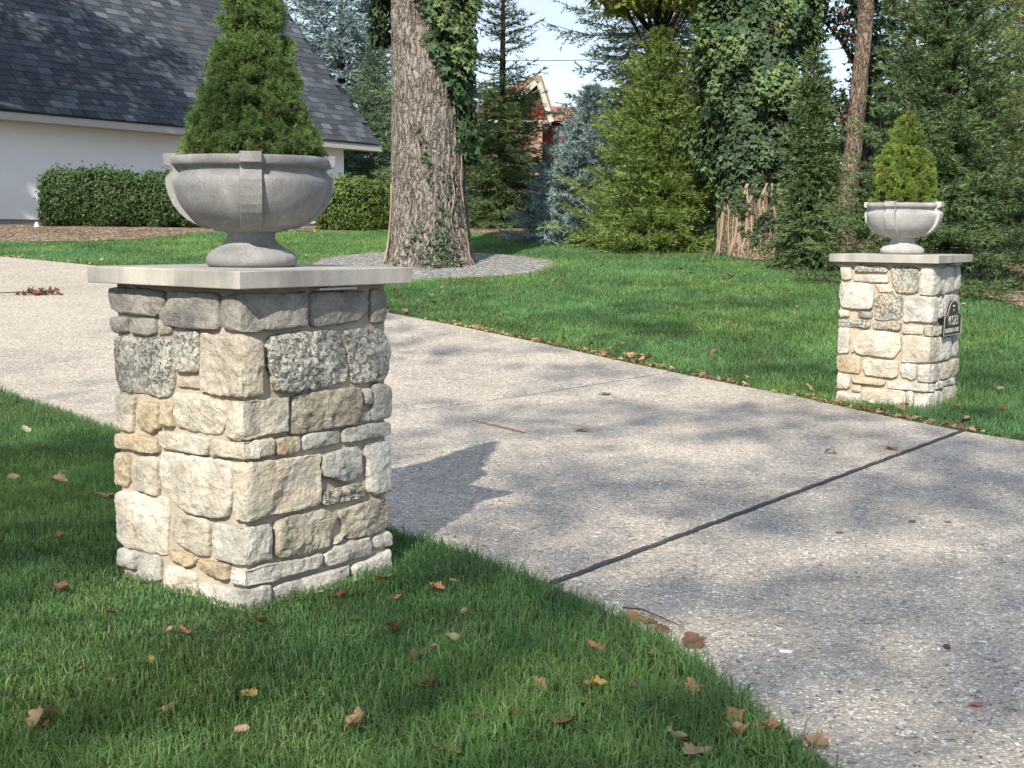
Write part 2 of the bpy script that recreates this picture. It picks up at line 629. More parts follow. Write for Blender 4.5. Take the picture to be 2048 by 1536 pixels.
l_, r_ = resample(DR_NEAR, 90), resample(DR_FAR, 90)
s = np.linspace(0.004, 0.996, 14)[None, :, None]
P = (l_[:, None] * (1 - s) + r_[:, None] * s).reshape(-1, 2)
i, j = np.meshgrid(np.arange(89), np.arange(13), indexing='ij')
k = (i * 14 + j).ravel()
driveway = add('driveway', tri_mesh('driveway', np.c_[P, T(P[:, 1]) + 0.001], np.stack([k, k + 1, k + 15, k + 14], 1)[:, ::-1]), SUBBASE, kind='structure')
J1, J2, J3 = ((0.14, 4.57), (2.80, 8.33)), ((-2.10, 7.68), (1.30, 11.08)), ((-4.9, 11.25), (-0.69, 13.85))
E0, E1 = (DR_NEAR[0], DR_FAR[0]), (DR_NEAR[-1], DR_FAR[-1])
for (a, b, rows, g0, g1) in ((E0, J1, 40, 0, .0105), (J1, J2, 30, .0105, .013), (J2, J3, 30, .013, .016), (J3, E1, 50, .016, 0)):
    add('slab', slab_mesh(cut(DR_NEAR, a[0], b[0]), cut(DR_FAR, a[1], b[1]), rows, 26, g0, g1), AGG, driveway)
# felt strip standing in the wide expansion joint
g = Geo()
pj = resample([J1[0], J1[1]], 120)
dj = np.array(J1[1]) - np.array(J1[0])
dj /= np.linalg.norm(dj)
nj = np.array([-dj[1], dj[0]])
for i in range(119):
    wob0, wob1 = 0.004 * math.sin(i * .9) + 0.0030 * math.sin(i * 2.7), 0.004 * math.sin((i + 1) * .9) + 0.0030 * math.sin((i + 1) * 2.7)
    a0, a1 = pj[i] + nj * wob0, pj[i + 1] + nj * wob1
    h = [(*(a0 - nj * .0125), -.02), (*(a0 + nj * .0125), -.02), (*(a0 + nj * .009), DZ + .0065), (*(a0 - nj * .009), DZ + .0045)]
    h2 = [(*(a1 - nj * .0125), -.02), (*(a1 + nj * .0125), -.02), (*(a1 + nj * .009), DZ + .0065), (*(a1 - nj * .009), DZ + .0045)]
    for (s_, e_) in ((1, 2), (2, 3), (3, 0)):
        g.poly([h[s_], h2[s_], h2[e_], h[e_]])
add('joint_filler', g.mesh('joint_filler'), JOINT, driveway)
# rust streak on the second slab
RUST = NT('rust_stain')
_v = RUST.coords()
_n = RUST.noise(_v, 30, 5, 0.65)
_p = RUST.n('BsdfPrincipled', **{'Base__Color': lin(136, 88, 66), 'Roughness': 0.9})
_tr = RUST.n('BsdfTransparent')
_mx = RUST.n('MixShader', Fac=RUST.ramp(_n, [(0.34, 0.0), (0.56, 0.85)]), i1=_tr.outputs[0], i2=_p.outputs[0])
RUST.t.links.new(_mx.outputs[0], RUST.out.inputs[0])
a, b = np.array((-0.25, 8.61)), np.array((0.10, 8.05))
g = Geo()
n_ = np.array([0.85, 0.53])
prev = None
for i in range(13):
    s = i / 12
    c = a * (1 - s) + b * s
    w = 0.019 * (0.6 + s * 1.4) * math.sin(math.pi * min(1, s * 0.9 + 0.1)) + 0.002
    cur = [(*(c - n_ * w), float(T(c[1])) + DZ + .0035), (*(c + n_ * w), float(T(c[1])) + DZ + .0035)]
    if prev:
        g.poly([prev[0], prev[1], cur[1], cur[0]])
    prev = cur
add('rust_stain', g.mesh('rust_stain'), RUST.m, driveway, label='rusty brown streak on the second driveway slab')

# mulch beds: strips between the lawn edge and a line farther back
BED_R = [(-2.3, 27.2), (-0.89, 27.0), (-0.2, 25.6), (0.31, 24.62), (1.25, 23.62), (2.2, 23.1), (3.12, 22.6), (3.6, 21.5), (4.05, 20.66), (4.71, 19.3), (5.25, 18.3), (5.62, 17.0), (5.9, 15.66), (6.5, 14.0), (8.0, 12.4), (11, 11.0)]
BED_R2 = [(-2.0, 44), (0.5, 44), (2.6, 42), (4, 40), (6, 38), (8, 36), (9.5, 34), (11, 32), (12.5, 30), (14, 27), (15, 24), (16, 22), (17, 20), (18, 18), (19, 16), (20, 13)]
BED_L = [(-15, 23.2), (-11, 23.4), (-8.93, 23.75), (-7.67, 23.87), (-6.71, 24.53), (-6.07, 26.2), (-4.62, 26.75), (-3.4, 26.9), (-2.3, 27.2)]
BED_L2 = [(-15, 44), (-11, 44), (-9, 44), (-8, 44), (-7, 44), (-6, 44), (-4.6, 44), (-3.4, 44), (-2.0, 44)]


def bed(name, a, b):
    n, m = 60, 40
    l, r = resample(a, n), resample(b, n)
    s = (np.linspace(0, 1, m) ** 2)[None, :, None]
    P = (l[:, None] * (1 - s) + r[:, None] * s).reshape(-1, 2)
    z = T(P[:, 1]) + 0.02 + 0.018 * fbm(np.c_[P * 2.3, P[:, :1] * 0], 3)
    i, j = np.meshgrid(np.arange(n - 1), np.arange(m - 1), indexing='ij')
    k = (i * m + j).ravel()
    return add(name, tri_mesh(name, np.c_[P, z], np.stack([k, k + 1, k + m + 1, k + m], 1), smooth=True), MULCH, kind='structure')


bed('mulch_bed', BED_R, BED_R2)
bed('mulch_bed', BED_L, BED_L2)
# gravel ring about the oak
OAK = (-1.22, 20.25)
g = Geo()
R_, A_ = 14, 72
for i in range(R_ + 1):
    for k in range(A_):
        t = 2 * math.pi * k / A_
        rr = (0.2 + 1.55 * i / R_) * (1 + 0.035 * math.sin(3 * t + 1) + 0.02 * math.sin(7 * t))
        x, y = OAK[0] + rr * 1.04 * math.cos(t), OAK[1] + rr * 1.2 * math.sin(t)
        g.v.append((x, y, float(T(y)) + 0.028 + 0.012 * math.sin(x * 9) * math.sin(y * 8) - (0.02 if i == R_ else 0)))
for i in range(R_):
    for k in range(A_):
        k2 = (k + 1) % A_
        g.f.append((i * A_ + k, (i + 1) * A_ + k, (i + 1) * A_ + k2, i * A_ + k2))
add('gravel_ring', g.mesh('gravel_ring', True), GRAVEL, kind='structure')
RING = [(OAK[0] + 1.68 * 1.04 * math.cos(t), OAK[1] + 1.68 * 1.2 * math.sin(t)) for t in np.linspace(0, 2 * math.pi, 40)[:-1]]

# ------------------------------------------------------------------ stone pillars
NEAR_P, NEAR_YAW = (-0.9221, 4.8092), 0.1204
FAR_P, FAR_YAW = (2.8527, 10.0026), 0.1788
HP = 0.3481                      # half width over the stone faces
CAPH = 0.0573
NEAR_TOP, FAR_TOP = 1.0971, 1.0843
# stone outlines on each face in millimetres: along the face from the front corner, height above the lawn
NEAR_LEFT=[('g',[700,1025,402,1021,406,982,429,939,448,930,660,936,697,956]),
    ('g',[373,1020,120,1022,123,907,132,900,390,900,424,929,426,951,379,990]),
    ('g',[716,920,598,921,600,868,686,865,718,877]),
    ('g',[585,920,454,924,449,876,481,862,575,865,593,878]),
    ('m',[442,917,405,922,371,898,375,875,443,867]),
    ('p',[687,851,383,860,360,835,357,761,364,701,390,655,574,659,663,662,686,699,693,777]),
    ('p',[351,884,229,892,231,751,340,752,356,798]),
    ('m',[348,731,208,738,213,702,349,699]),
    ('t',[678,647,575,650,577,590,600,519,669,520,687,561]),
    ('y',[561,632,439,637,432,603,440,549,493,526,559,534,569,580]),
    ('y',[428,639,364,641,366,558,426,562]),
    ('t',[342,683,216,685,125,667,84,642,90,601,128,560,185,552,346,563,357,610]),
    ('y',[713,505,588,515,452,510,448,465,468,458,700,454]),
    ('t',[436,543,184,545,172,518,186,481,420,480,441,507]),
    ('y',[716,436,631,445,603,423,610,357,642,316,706,320,720,380]),
    ('t',[587,432,476,450,455,429,454,309,510,309,576,318,606,370]),
    ('T',[429,470,74,477,61,444,69,330,95,287,148,274,254,273,351,293,433,341,449,429]),
    ('T',[686,305,407,310,404,251,420,177,414,106,469,103,654,101,704,128,712,209]),
    ('t',[381,265,192,268,190,141,258,136,374,172,401,203]),
    ('w',[686,96,596,94,588,48,599,30,697,33]),
    ('h',[576,92,461,101,452,81,454,8,560,-5,578,37]),
    ('y',[394,136,258,124,267,99,312,86,395,102]),
    ('y',[240,123,91,130,93,72,188,77,253,101]),
    ('t',[415,78,267,75,262,-21,438,-34])]
NEAR_CORNER=[('g',100,283,1020,1024,1021,911,897,905),
    ('t',215,91,893,887,865,690,690,691),
    ('t',76,201,671,682,681,552,553,556),
    ('t',159,129,541,548,542,487,485,492),
    ('t',55,341,471,479,469,292,282,295),
    ('w',154,118,262,266,260,135,138,137),
    ('w',75,342,117,125,116,66,70,70),
    ('w',239,110,44,65,50,-121,-98,-91)]
NEAR_RIGHT=[('g',[311,1020,571,1017,587,977,579,938,537,912,398,900,312,901,306,968]),
    ('g',[599,1018,661,1017,675,973,671,914,656,899,604,902,592,957]),
    ('p',[127,880,199,888,434,889,466,835,486,749,478,702,337,691,196,687,143,701,116,776,114,848]),
    ('p',[467,884,649,882,678,853,692,793,684,734,655,687,503,693,492,767,477,842]),
    ('b',[222,680,541,680,547,634,529,549,255,544,205,546,204,602]),
    ('h',[555,669,590,669,597,621,585,607,557,617]),
    ('h',[557,586,587,587,590,551,540,554]),
    ('h',[603,683,670,681,694,661,700,592,693,556,596,551,597,621]),
    ('y',[140,541,250,538,257,506,252,485,171,481,144,488]),
    ('h',[261,540,443,539,447,491,270,484,260,498]),
    ('h',[450,542,691,541,700,490,455,487]),
    ('h',[351,458,430,465,516,470,546,450,548,369,475,346,418,362,357,383,348,414]),
    ('p',[357,331,545,339,565,313,563,283,366,278,347,296]),
    ('w',[566,473,690,473,697,380,694,285,605,281,581,298,572,397]),
    ('b',[141,260,193,272,367,270,400,250,428,233,389,173,376,134,265,127,154,132,134,158]),
    ('b',[445,247,540,266,660,268,690,234,689,151,634,139,491,139,451,154,457,195,434,232]),
    ('h',[416,155,454,170,444,142,405,134]),
    ('w',[359,113,410,132,580,134,595,111,592,69,456,64,375,65,351,84]),
    ('w',[604,122,684,136,700,115,696,84,634,78,604,93]),
    ('w',[124,47,264,46,456,48,480,49,487,-33,124,-69]),
    ('w',[493,46,634,58,689,70,697,-47,502,-54])]
FAR_LEFT=[('t',[683,1003,599,1001,596,897,671,891]),
    ('p',[571,1009,329,998,331,955,569,958]),
    ('w',[576,941,318,932,320,882,576,886]),
    ('p',[309,1003,110,999,106,824,134,812,261,811,288,881]),
    ('w',[683,871,500,880,425,854,427,695,509,684,668,694,688,790]),
    ('t',[425,870,296,873,290,826,309,814,382,816]),
    ('p',[419,802,229,809,216,782,217,624,399,608,416,639]),
    ('t',[684,673,604,676,598,628,674,621]),
    ('g',[542,674,430,671,432,623,531,627]),
    ('p',[690,612,448,610,442,567,458,554,680,556]),
    ('p',[427,595,217,604,218,549,413,548]),
    ('t',[212,581,57,584,59,525,202,526]),
    ('w',[683,543,604,551,592,471,597,365,681,357]),
    ('t',[495,540,218,529,209,411,258,341,397,353,505,355,547,368,575,448]),
    ('t',[579,435,557,423,549,376,578,362]),
    ('y',[689,344,509,350,500,242,516,217,659,223,686,254]),
    ('t',[483,328,230,331,225,220,269,201,466,212,489,267]),
    ('w',[201,313,101,315,93,213,124,199,197,214,207,269]),
    ('t',[680,214,579,211,575,107,676,96]),
    ('y',[566,201,313,190,324,141,560,149]),
    ('t',[563,136,497,137,499,84,561,84]),
    ('t',[483,118,169,120,165,9,425,5,484,32]),
    ('w',[153,118,109,117,108,2,153,10]),
    ('w',[680,79,502,64,491,-1,681,1]),
    ('w',[458,-6,383,-10,382,-40,461,-43]),
    ('w',[212,-9,140,-11,142,-53,206,-54])]
FAR_CORNER=[('w',92,314,1003,1002,988,805,801,805),
    ('w',199,142,790,798,788,609,612,618),
    ('t',44,217,585,588,576,521,520,510),
    ('t',203,233,510,515,500,321,328,319),
    ('w',83,263,312,319,302,190,190,180),
    ('w',296,158,183,181,166,127,122,110),
    ('w',98,316,109,114,103,-13,-11,-23)]
FAR_RIGHT=[('w',[325,1000,549,996,575,817,352,808]),
    ('w',[576,996,698,994,728,886,694,838,588,821]),
    ('w',[157,783,265,787,298,643,185,632]),
    ('w',[315,794,565,793,716,780,755,704,741,614,675,592,356,592]),
    ('t',[256,573,624,574,747,572,739,531,265,509]),
    ('w',[254,494,555,488,582,343,394,324,277,324]),
    ('w',[592,515,743,510,763,372,673,328,609,341]),
    ('t',[293,307,553,316,758,314,773,212,628,174,296,186]),
    ('w',[183,176,375,175,383,122,191,122]),
    ('w',[401,177,709,176,703,126,408,129]),
    ('t',[345,117,690,117,734,99,738,-19,363,-16]),
    ('w',[211,-27,576,-32,579,-53,189,-53])]


def chaikin(P, it=2):
    for _ in range(it):
        Q = np.roll(P, -1, 0)
        P = np.stack([P * .90 + Q * .10, P * .10 + Q * .90], 1).reshape(-1, 2)
    return P


def facets(uv, seed, n, slope, size):
    """height of a hammer broken face: the lowest of a few random planes"""
    rv = np.random.default_rng(int(seed * 97) + 5)
    h = np.full(len(uv), 1e9)
    for k in range(n):
        p0 = rv.uniform(-.5, .5, uv.shape[1]) * size
        gdir = rv.normal(0, slope, uv.shape[1])
        h = np.minimum(h, (uv - p0) @ gdir + 0.0045 * rv.random())
    h = h - np.median(h)
    return np.clip(h, -0.0055, 0.005)


def face_stone(poly, side, kind, seed, nth, step, proud):
    P = np.array(poly, float).reshape(-1, 2) / 1000
    P = chaikin(P, 2)
    P = np.r_[P, P[:1]]
    P = resample(P, nth + 1)[:-1]
    c = P.mean(0)
    ar = 0.5 * np.sum(P[:, 0] * np.roll(P[:, 1], -1) - np.roll(P[:, 0], -1) * P[:, 1])
    if ar < 0:
        P = P[::-1]
    d = P - c
    P = P + unit(d) * (0.0022 + 0.0042 * vnoise(np.c_[P * 38, np.full(len(P), seed * 3.3)], 5) + 0.0015 * vnoise(np.c_[P * 120, np.full(len(P), seed * 1.3)], 6))[:, None]
    d = P - c
    L = np.linalg.norm(d, axis=1, keepdims=True)
    rmin = L.min()
    prof = [(0.0, -0.034), (0.0003, -0.018), (0.0012, -0.0095), (0.0030, -0.0045), (0.0062, -0.0014), (0.012, 0.0004), (0.024, 0.0014)]
    rings = []
    for e, o in prof:
        if e > 0.55 * rmin:
            break
        rings.append((P - d / L * e, o))
    e0 = prof[len(rings) - 1][0]
    ni = max(2, int((L.mean() - e0) / step))
    P0, o0 = rings[-1]
    for i in range(1, ni):
        s = 1 - i / ni
        rings.append((c + (P0 - c) * s, o0 + 0.004 * (1 - s)))
    V, O = [], []
    for (p, o) in rings:
        V.append(p)
        O.append(np.full(len(p), o))
    V.append(c[None])
    O.append([o0 + 0.004])
    V, O = np.concatenate(V), np.concatenate(O)
    q3 = np.c_[V, np.full(len(V), seed * 7.7)]
    w = np.clip((O + 0.020) / 0.02, 0, 1)
    tilt = (V - c) @ (np.array([vnoise(np.array([[seed * 1.7, 3, 1]]))[0], vnoise(np.array([[seed * 2.3, 9, 4]]))[0]]) * 0.045)
    # broken faces: low facets, ridged chips, fine grain
    nz = 0.0062 * vnoise(q3 * [13, 13, 1], 1) + 0.0062 * (0.5 - np.abs(vnoise(q3 * [27, 27, 1], 2))) + 0.0030 * vnoise(q3 * [60, 60, 1], 3) + 0.0012 * vnoise(q3 * [120, 120, 1], 13)
    ext = V.max(0) - V.min(0)
    nz = nz * .75 + facets(V - c, seed, 6 if kind in 'ghmw' else 8, 0.075, ext) + 0.002
    if kind in 'pb':
        nz = nz - (0.006 if kind == 'p' else 0.004) * np.clip(vnoise(q3 * [80, 80, 1], 8) - 0.1, 0, 1) + 0.003 * vnoise(q3 * [50, 50, 1], 9)
    if kind == 'm':
        nz = nz * 0.4 - 0.010
    O = O + (nz + tilt + proud) * w
    nr = len(rings)
    F = []
    for i in range(nr - 1):
        for k in range(nth):
            k2 = (k + 1) % nth
            F.append((i * nth + k, i * nth + k2, (i + 1) * nth + k2, (i + 1) * nth + k))
    ctr = nr * nth
    tri = [((nr - 1) * nth + k, (nr - 1) * nth + (k + 1) % nth, ctr) for k in range(nth)]
    if side == 'L':      # plane x = -HP, outward -x ; u runs along +y
        W = np.stack([-HP - O, -HP + V[:, 0], V[:, 1]], 1)
        cen = np.array([-HP, -HP + c[0], c[1]])
        F = [f[::-1] for f in F]
        tri = [f[::-1] for f in tri]
    else:                # plane y = -HP, outward -y ; u runs along +x
        W = np.stack([-HP + V[:, 0], -HP - O, V[:, 1]], 1)
        cen = np.array([-HP + c[0], -HP, c[1]])
    me = bpy.data.meshes.new('stone')
    me.from_pydata((W - cen).tolist(), [], F + tri)
    me.polygons.foreach_set('use_smooth', [False] * len(me.polygons))
    me.update()
    return me, cen


def corner_stone(par, kind, seed, n):
    ul, ur, tl, tc, tr, bl, bc, br = [p / 1000 for p in par]
    # surface of a subdivided cube in [-1, 1]^3
    g = np.linspace(-1, 1, n + 1)
    A, B = np.meshgrid(g, g, indexing='ij')
    A, B = A.ravel(), B.ravel()
    one = np.ones_like(A)
    faces = [(one, A, B), (-one, B, A), (B, one, A), (A, -one, B), (A, B, one), (B, A, -one)]
    V = np.concatenate([np.stack(f, 1) for f in faces])
    i, j = np.meshgrid(np.arange(n), np.arange(n), indexing='ij')
    k = (i * (n + 1) + j).ravel()
    Q = np.stack([k, k + n + 1, k + n + 2, k + 1], 1)
    F = np.concatenate([Q + s * (n + 1) ** 2 for s in range(6)])
    # denser sampling towards the edges
    V = np.sign(V) * (1 - (1 - np.abs(V)) ** 1.25)
    hx, hy = (ur + 0.004) / 2, (ul + 0.004) / 2
    ht = max(0.02, ((tl + tc + tr) - (bl + bc + br)) / 6)
    half = np.array([hx, hy, ht])
    r = min(0.012, 0.3 * half.min())
    P = V * half
    inn = np.clip(P, -(half - r), half - r)
    d = P - inn
    dl = np.linalg.norm(d, axis=1, keepdims=True)
    dirn = np.where(dl > 1e-9, d / np.maximum(dl, 1e-9), 0)
    P = inn + dirn * np.minimum(dl, r)
    # position over the two legs gives the bed joints their slope
    a = (P[:, 0] + hx) / (2 * hx)
    b = (P[:, 1] + hy) / (2 * hy)
    zt = tc + (tr - tc) * a + (tl - tc) * b
    zb = bc + (br - bc) * a + (bl - bc) * b
    s = (P[:, 2] + ht) / (2 * ht)
    Z = zb + (zt - zb) * s
    W = np.stack([P[:, 0] + hx - HP - 0.004, P[:, 1] + hy - HP - 0.004, Z], 1)
    cen = np.array([-HP + hx * .5, -HP + hy * .5, (tc + bc) / 2])
    q3 = W + seed * 7.1
    nz = 0.0070 * vnoise(q3 * 12, 1) + 0.0066 * (0.5 - np.abs(vnoise(q3 * 25, 2))) + 0.0024 * vnoise(q3 * 60, 3) + 0.0012 * vnoise(q3 * 120, 4)
    lft = (V[:, 0] < -.5)[:, None]
    uvw = np.where(lft, W[:, [1, 2]], W[:, [0, 2]])
    for m_, sd_ in ((V[:, 0] < -.97, 3), (V[:, 1] < -.97, 11)):
        if m_.any():
            a_ = uvw[m_]
            c_ = (a_.max(0) + a_.min(0)) / 2
            e_ = np.abs(np.delete(V[m_], 0 if sd_ == 3 else 1, 1)).max(1)
            nz[m_] = nz[m_] * .85 + facets(a_ - c_, seed + sd_, 7, .075, a_.max(0) - a_.min(0)) * np.clip((1.02 - e_) / .12, .25, 1)
    # knock the arris off unevenly
    cor = np.exp(-(np.hypot(W[:, 0] + HP + .004, W[:, 1] + HP + .004) / 0.022) ** 2)
    W = W + dirn * nz[:, None]
    W[:, :2] += (cor * (0.005 + 0.006 * vnoise(q3 * 16, 7)))[:, None]
    me = tri_mesh('stone', W - cen, F, smooth=True)
    # weld the cube seams
    import bmesh
    bm = bmesh.new()
    bm.from_mesh(me)
    bmesh.ops.remove_doubles(bm, verts=bm.verts, dist=0.0004)
    bm.to_mesh(me)
    bm.free()
    me.polygons.foreach_set('use_smooth', [False] * len(me.polygons))
    return me, cen


def pillar(label, pos, yaw, top, left, corner, right, us, nth, step, ncor, light_u):
    root = thing('stone_pillar', label, 'pillar', (pos[0], pos[1], 0), math.pi / 4 + yaw, 'stone gate pillars at the driveway')
    ct = top - CAPH
    core = HP - 0.0195
    add('mortar_core', Geo().box(-core, core, -core, core, -0.25, ct - 0.001).mesh('mortar_core'), MORTAR, root)
    for side, lst in (('L', left), ('R', right)):
        for k, (kind, pts) in enumerate(lst):
            pts = list(pts)
            if side == 'R' and us != 1:
                pts = [p * us if i % 2 == 0 else p for i, p in enumerate(pts)]
            pts = [min(p, 701) if i % 2 == 0 else min(p, ct * 1000 - 4) for i, p in enumerate(pts)]
            seed = k + (1 if side == 'L' else 60) + top * 10
            me, cen = face_stone(pts, side, kind, seed, nth, step, 0.004 * math.sin(seed * 2.1))
            add('stone', me, SM[kind], root, cen)
    for k, (kind, *par) in enumerate(corner):
        par = [min(p, ct * 1000 - 4) for p in par]
        if us != 1:
            par[1] *= us
        me, cen = corner_stone(par, kind, k + 120 + top * 10, ncor)
        add('stone', me, SM[kind], root, cen)
    cap = add('capstone', Geo().box(-.4, .4, -.4, .4, ct, top).mesh('capstone'), CAP, root)
    bevel(cap, 0.0035, 2)
    # flat light bar tucked under the cap
    lf = add('light_fixture', Geo().box(light_u[0], light_u[1], -HP - 0.040, -HP - 0.004, ct - 0.0135, ct - 0.0055).box((light_u[0] * 2 + light_u[1]) / 3, (light_u[0] + 2 * light_u[1]) / 3, -HP - .026, -HP - .010, ct - .0055, ct - .0002).mesh('light_fixture'),
             LIGHTBAR, root)
    bevel(lf, 0.001, 1)
    return root


LIGHTBAR = simple('painted_metal', lin(176, 176, 172), 0.06, 20, 0.45, spec=0.5)
pillar('near stone pillar with the large grey urn on its flat limestone cap', NEAR_P, NEAR_YAW, NEAR_TOP, NEAR_LEFT, NEAR_CORNER, NEAR_RIGHT, 1.0, 84, 0.010, 22, (-0.045, 0.133))
pillar('far stone pillar across the driveway carrying the black address plaque', FAR_P, FAR_YAW, FAR_TOP, FAR_LEFT, FAR_CORNER, FAR_RIGHT, 0.9, 56, 0.02, 12, (0.02, 0.18))

# ------------------------------------------------------------------ urns
PROF = [(0.0, 0.0), (0.146, 0.0), (0.154, 0.008), (0.158, 0.022), (0.156, 0.034), (0.149, 0.044), (0.140, 0.049), (0.139, 0.054), (0.120, 0.062), (0.098, 0.075),
        (0.084, 0.090), (0.079, 0.105), (0.081, 0.114), (0.094, 0.119), (0.122, 0.1215), (0.124, 0.127), (0.133, 0.131), (0.165, 0.143), (0.195, 0.160), (0.222, 0.184),
        (0.241, 0.211), (0.254, 0.240), (0.2615, 0.268), (0.2635, 0.288), (0.259, 0.300), (0.249, 0.307), (0.240, 0.315), (0.238, 0.326), (0.245, 0.334), (0.258, 0.339),
        (0.264, 0.346), (0.265, 0.366), (0.260, 0.372), (0.244, 0.372), (0.236, 0.364), (0.230, 0.335), (0.205, 0.330), (0.0, 0.330)]
STRAP = [(0.150, 0.128), (0.182, 0.142), (0.213, 0.158), (0.240, 0.182), (0.260, 0.209), (0.273, 0.238), (0.281, 0.266), (0.284, 0.290), (0.281, 0.303), (0.268, 0.314), (0.258, 0.324), (0.262, 0.334), (0.280, 0.340), (0.288, 0.345), (0.289, 0.379), (0.238, 0.381)]


def urn(label, pos, top, scale, yaw, seed, URN=URN):
    root = thing('garden_urn', label, 'urn', (pos[0], pos[1], top + 0.0005), yaw, 'cast concrete urns on the pillars')
    n = 112
    pr = np.array(PROF)
    i = np.arange(len(pr))
    ang = np.linspace(0, 2 * math.pi, n, endpoint=False)
    V = np.stack([np.outer(pr[:, 0], np.cos(ang)), np.outer(pr[:, 0], np.sin(ang)), np.repeat(pr[:, 1:2], n, 1)], 2).reshape(-1, 3)
    d = np.c_[unit(V[:, :2]), np.zeros(len(V))]
    V = V + d * (0.0022 * vnoise(V * 26 + seed, 3) + 0.0028 * vnoise(V * 8 + seed, 4))[:, None] * (V[:, 2:3] > 0.002)
    V[:, 2] += 0.0018 * vnoise(V * 12 + seed, 9) * (V[:, 2] > 0.1)
    r, c = np.meshgrid(np.arange(len(pr) - 1), np.arange(n), indexing='ij')
    a, b = (r * n + c).ravel(), (r * n + (c + 1) % n).ravel()
    body = add('bowl', tri_mesh('bowl', V * scale, np.stack([a, b, b + n, a + n], 1), smooth=True), URN, root)
    for s in range(4):
        g = Geo()
        w = 0.037
        rows = []
        for (rr, zz) in STRAP:
            rows.append([(rr, -w, zz), (rr + 0.0012, 0, zz), (rr, w, zz)])
        inn = [(rr - 0.05, zz) for (rr, zz) in STRAP]
        m = len(STRAP)
        for k_, (rr, zz) in enumerate(STRAP):
            for p in ((rr - .04, -w, zz), (rr, -w * .96, zz), (rr + .0015, 0, zz), (rr, w * .96, zz), (rr - .04, w, zz)):
                g.v.append(tuple(scale * np.array(p) * (1, 1, 1)))
        for k_ in range(m - 1):
            for e in range(4):
                g.f.append((k_ * 5 + e, k_ * 5 + e + 1, k_ * 5 + 5 + e + 1, k_ * 5 + 5 + e))
        g.f.append(tuple(range((m - 1) * 5, m * 5)))
        # closing block of the strap over the rim
        o = add('strap', g.mesh('strap'), URN, root, rot=(0, 0, s * math.pi / 2))
        bevel(o, 0.003 * scale, 2)
    so = Geo()
    so.poly([(0.228 * scale * math.cos(t), 0.228 * scale * math.sin(t), 0.334 * scale) for t in ang[::2]])
    add('potting_soil', so.mesh('potting_soil'), SOIL, root)
    return root


SOIL = simple('potting_soil', lin(58, 46, 38), 0.3, 40, 0.95, 0.8, 120, 0.01)
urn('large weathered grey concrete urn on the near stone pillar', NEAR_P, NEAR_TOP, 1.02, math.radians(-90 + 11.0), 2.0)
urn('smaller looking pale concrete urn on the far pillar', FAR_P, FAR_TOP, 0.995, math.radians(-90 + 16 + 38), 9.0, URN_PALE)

# ------------------------------------------------------------------ dwarf spruces in the urns
def needles(O, D, L, W, per, spread, rng, tint):
    """thin triangles fanned round the direction D at each origin O"""
    n = len(O)
    O = np.repeat(O, per, 0)
    D = np.repeat(D, per, 0)
    L = np.repeat(L, per)[:, None]
    W = np.repeat(W, per)[:, None]
    tc = np.repeat(tint, per, 0)
    R = rng.normal(size=O.shape)
    X = unit(D + R * spread)
    S = unit(np.cross(X, rng.normal(size=O.shape)))
    ll = L * rng.uniform(0.7, 1.2, (len(O), 1))
    V = np.stack([O - S * W, O + S * W, O + X * ll], 1).reshape(-1, 3)
    F = np.arange(len(V)).reshape(-1, 3)
    tc = tc * rng.uniform(0.8, 1.2, (len(O), 1))
    return V, F, np.repeat(tc, 3, 0)


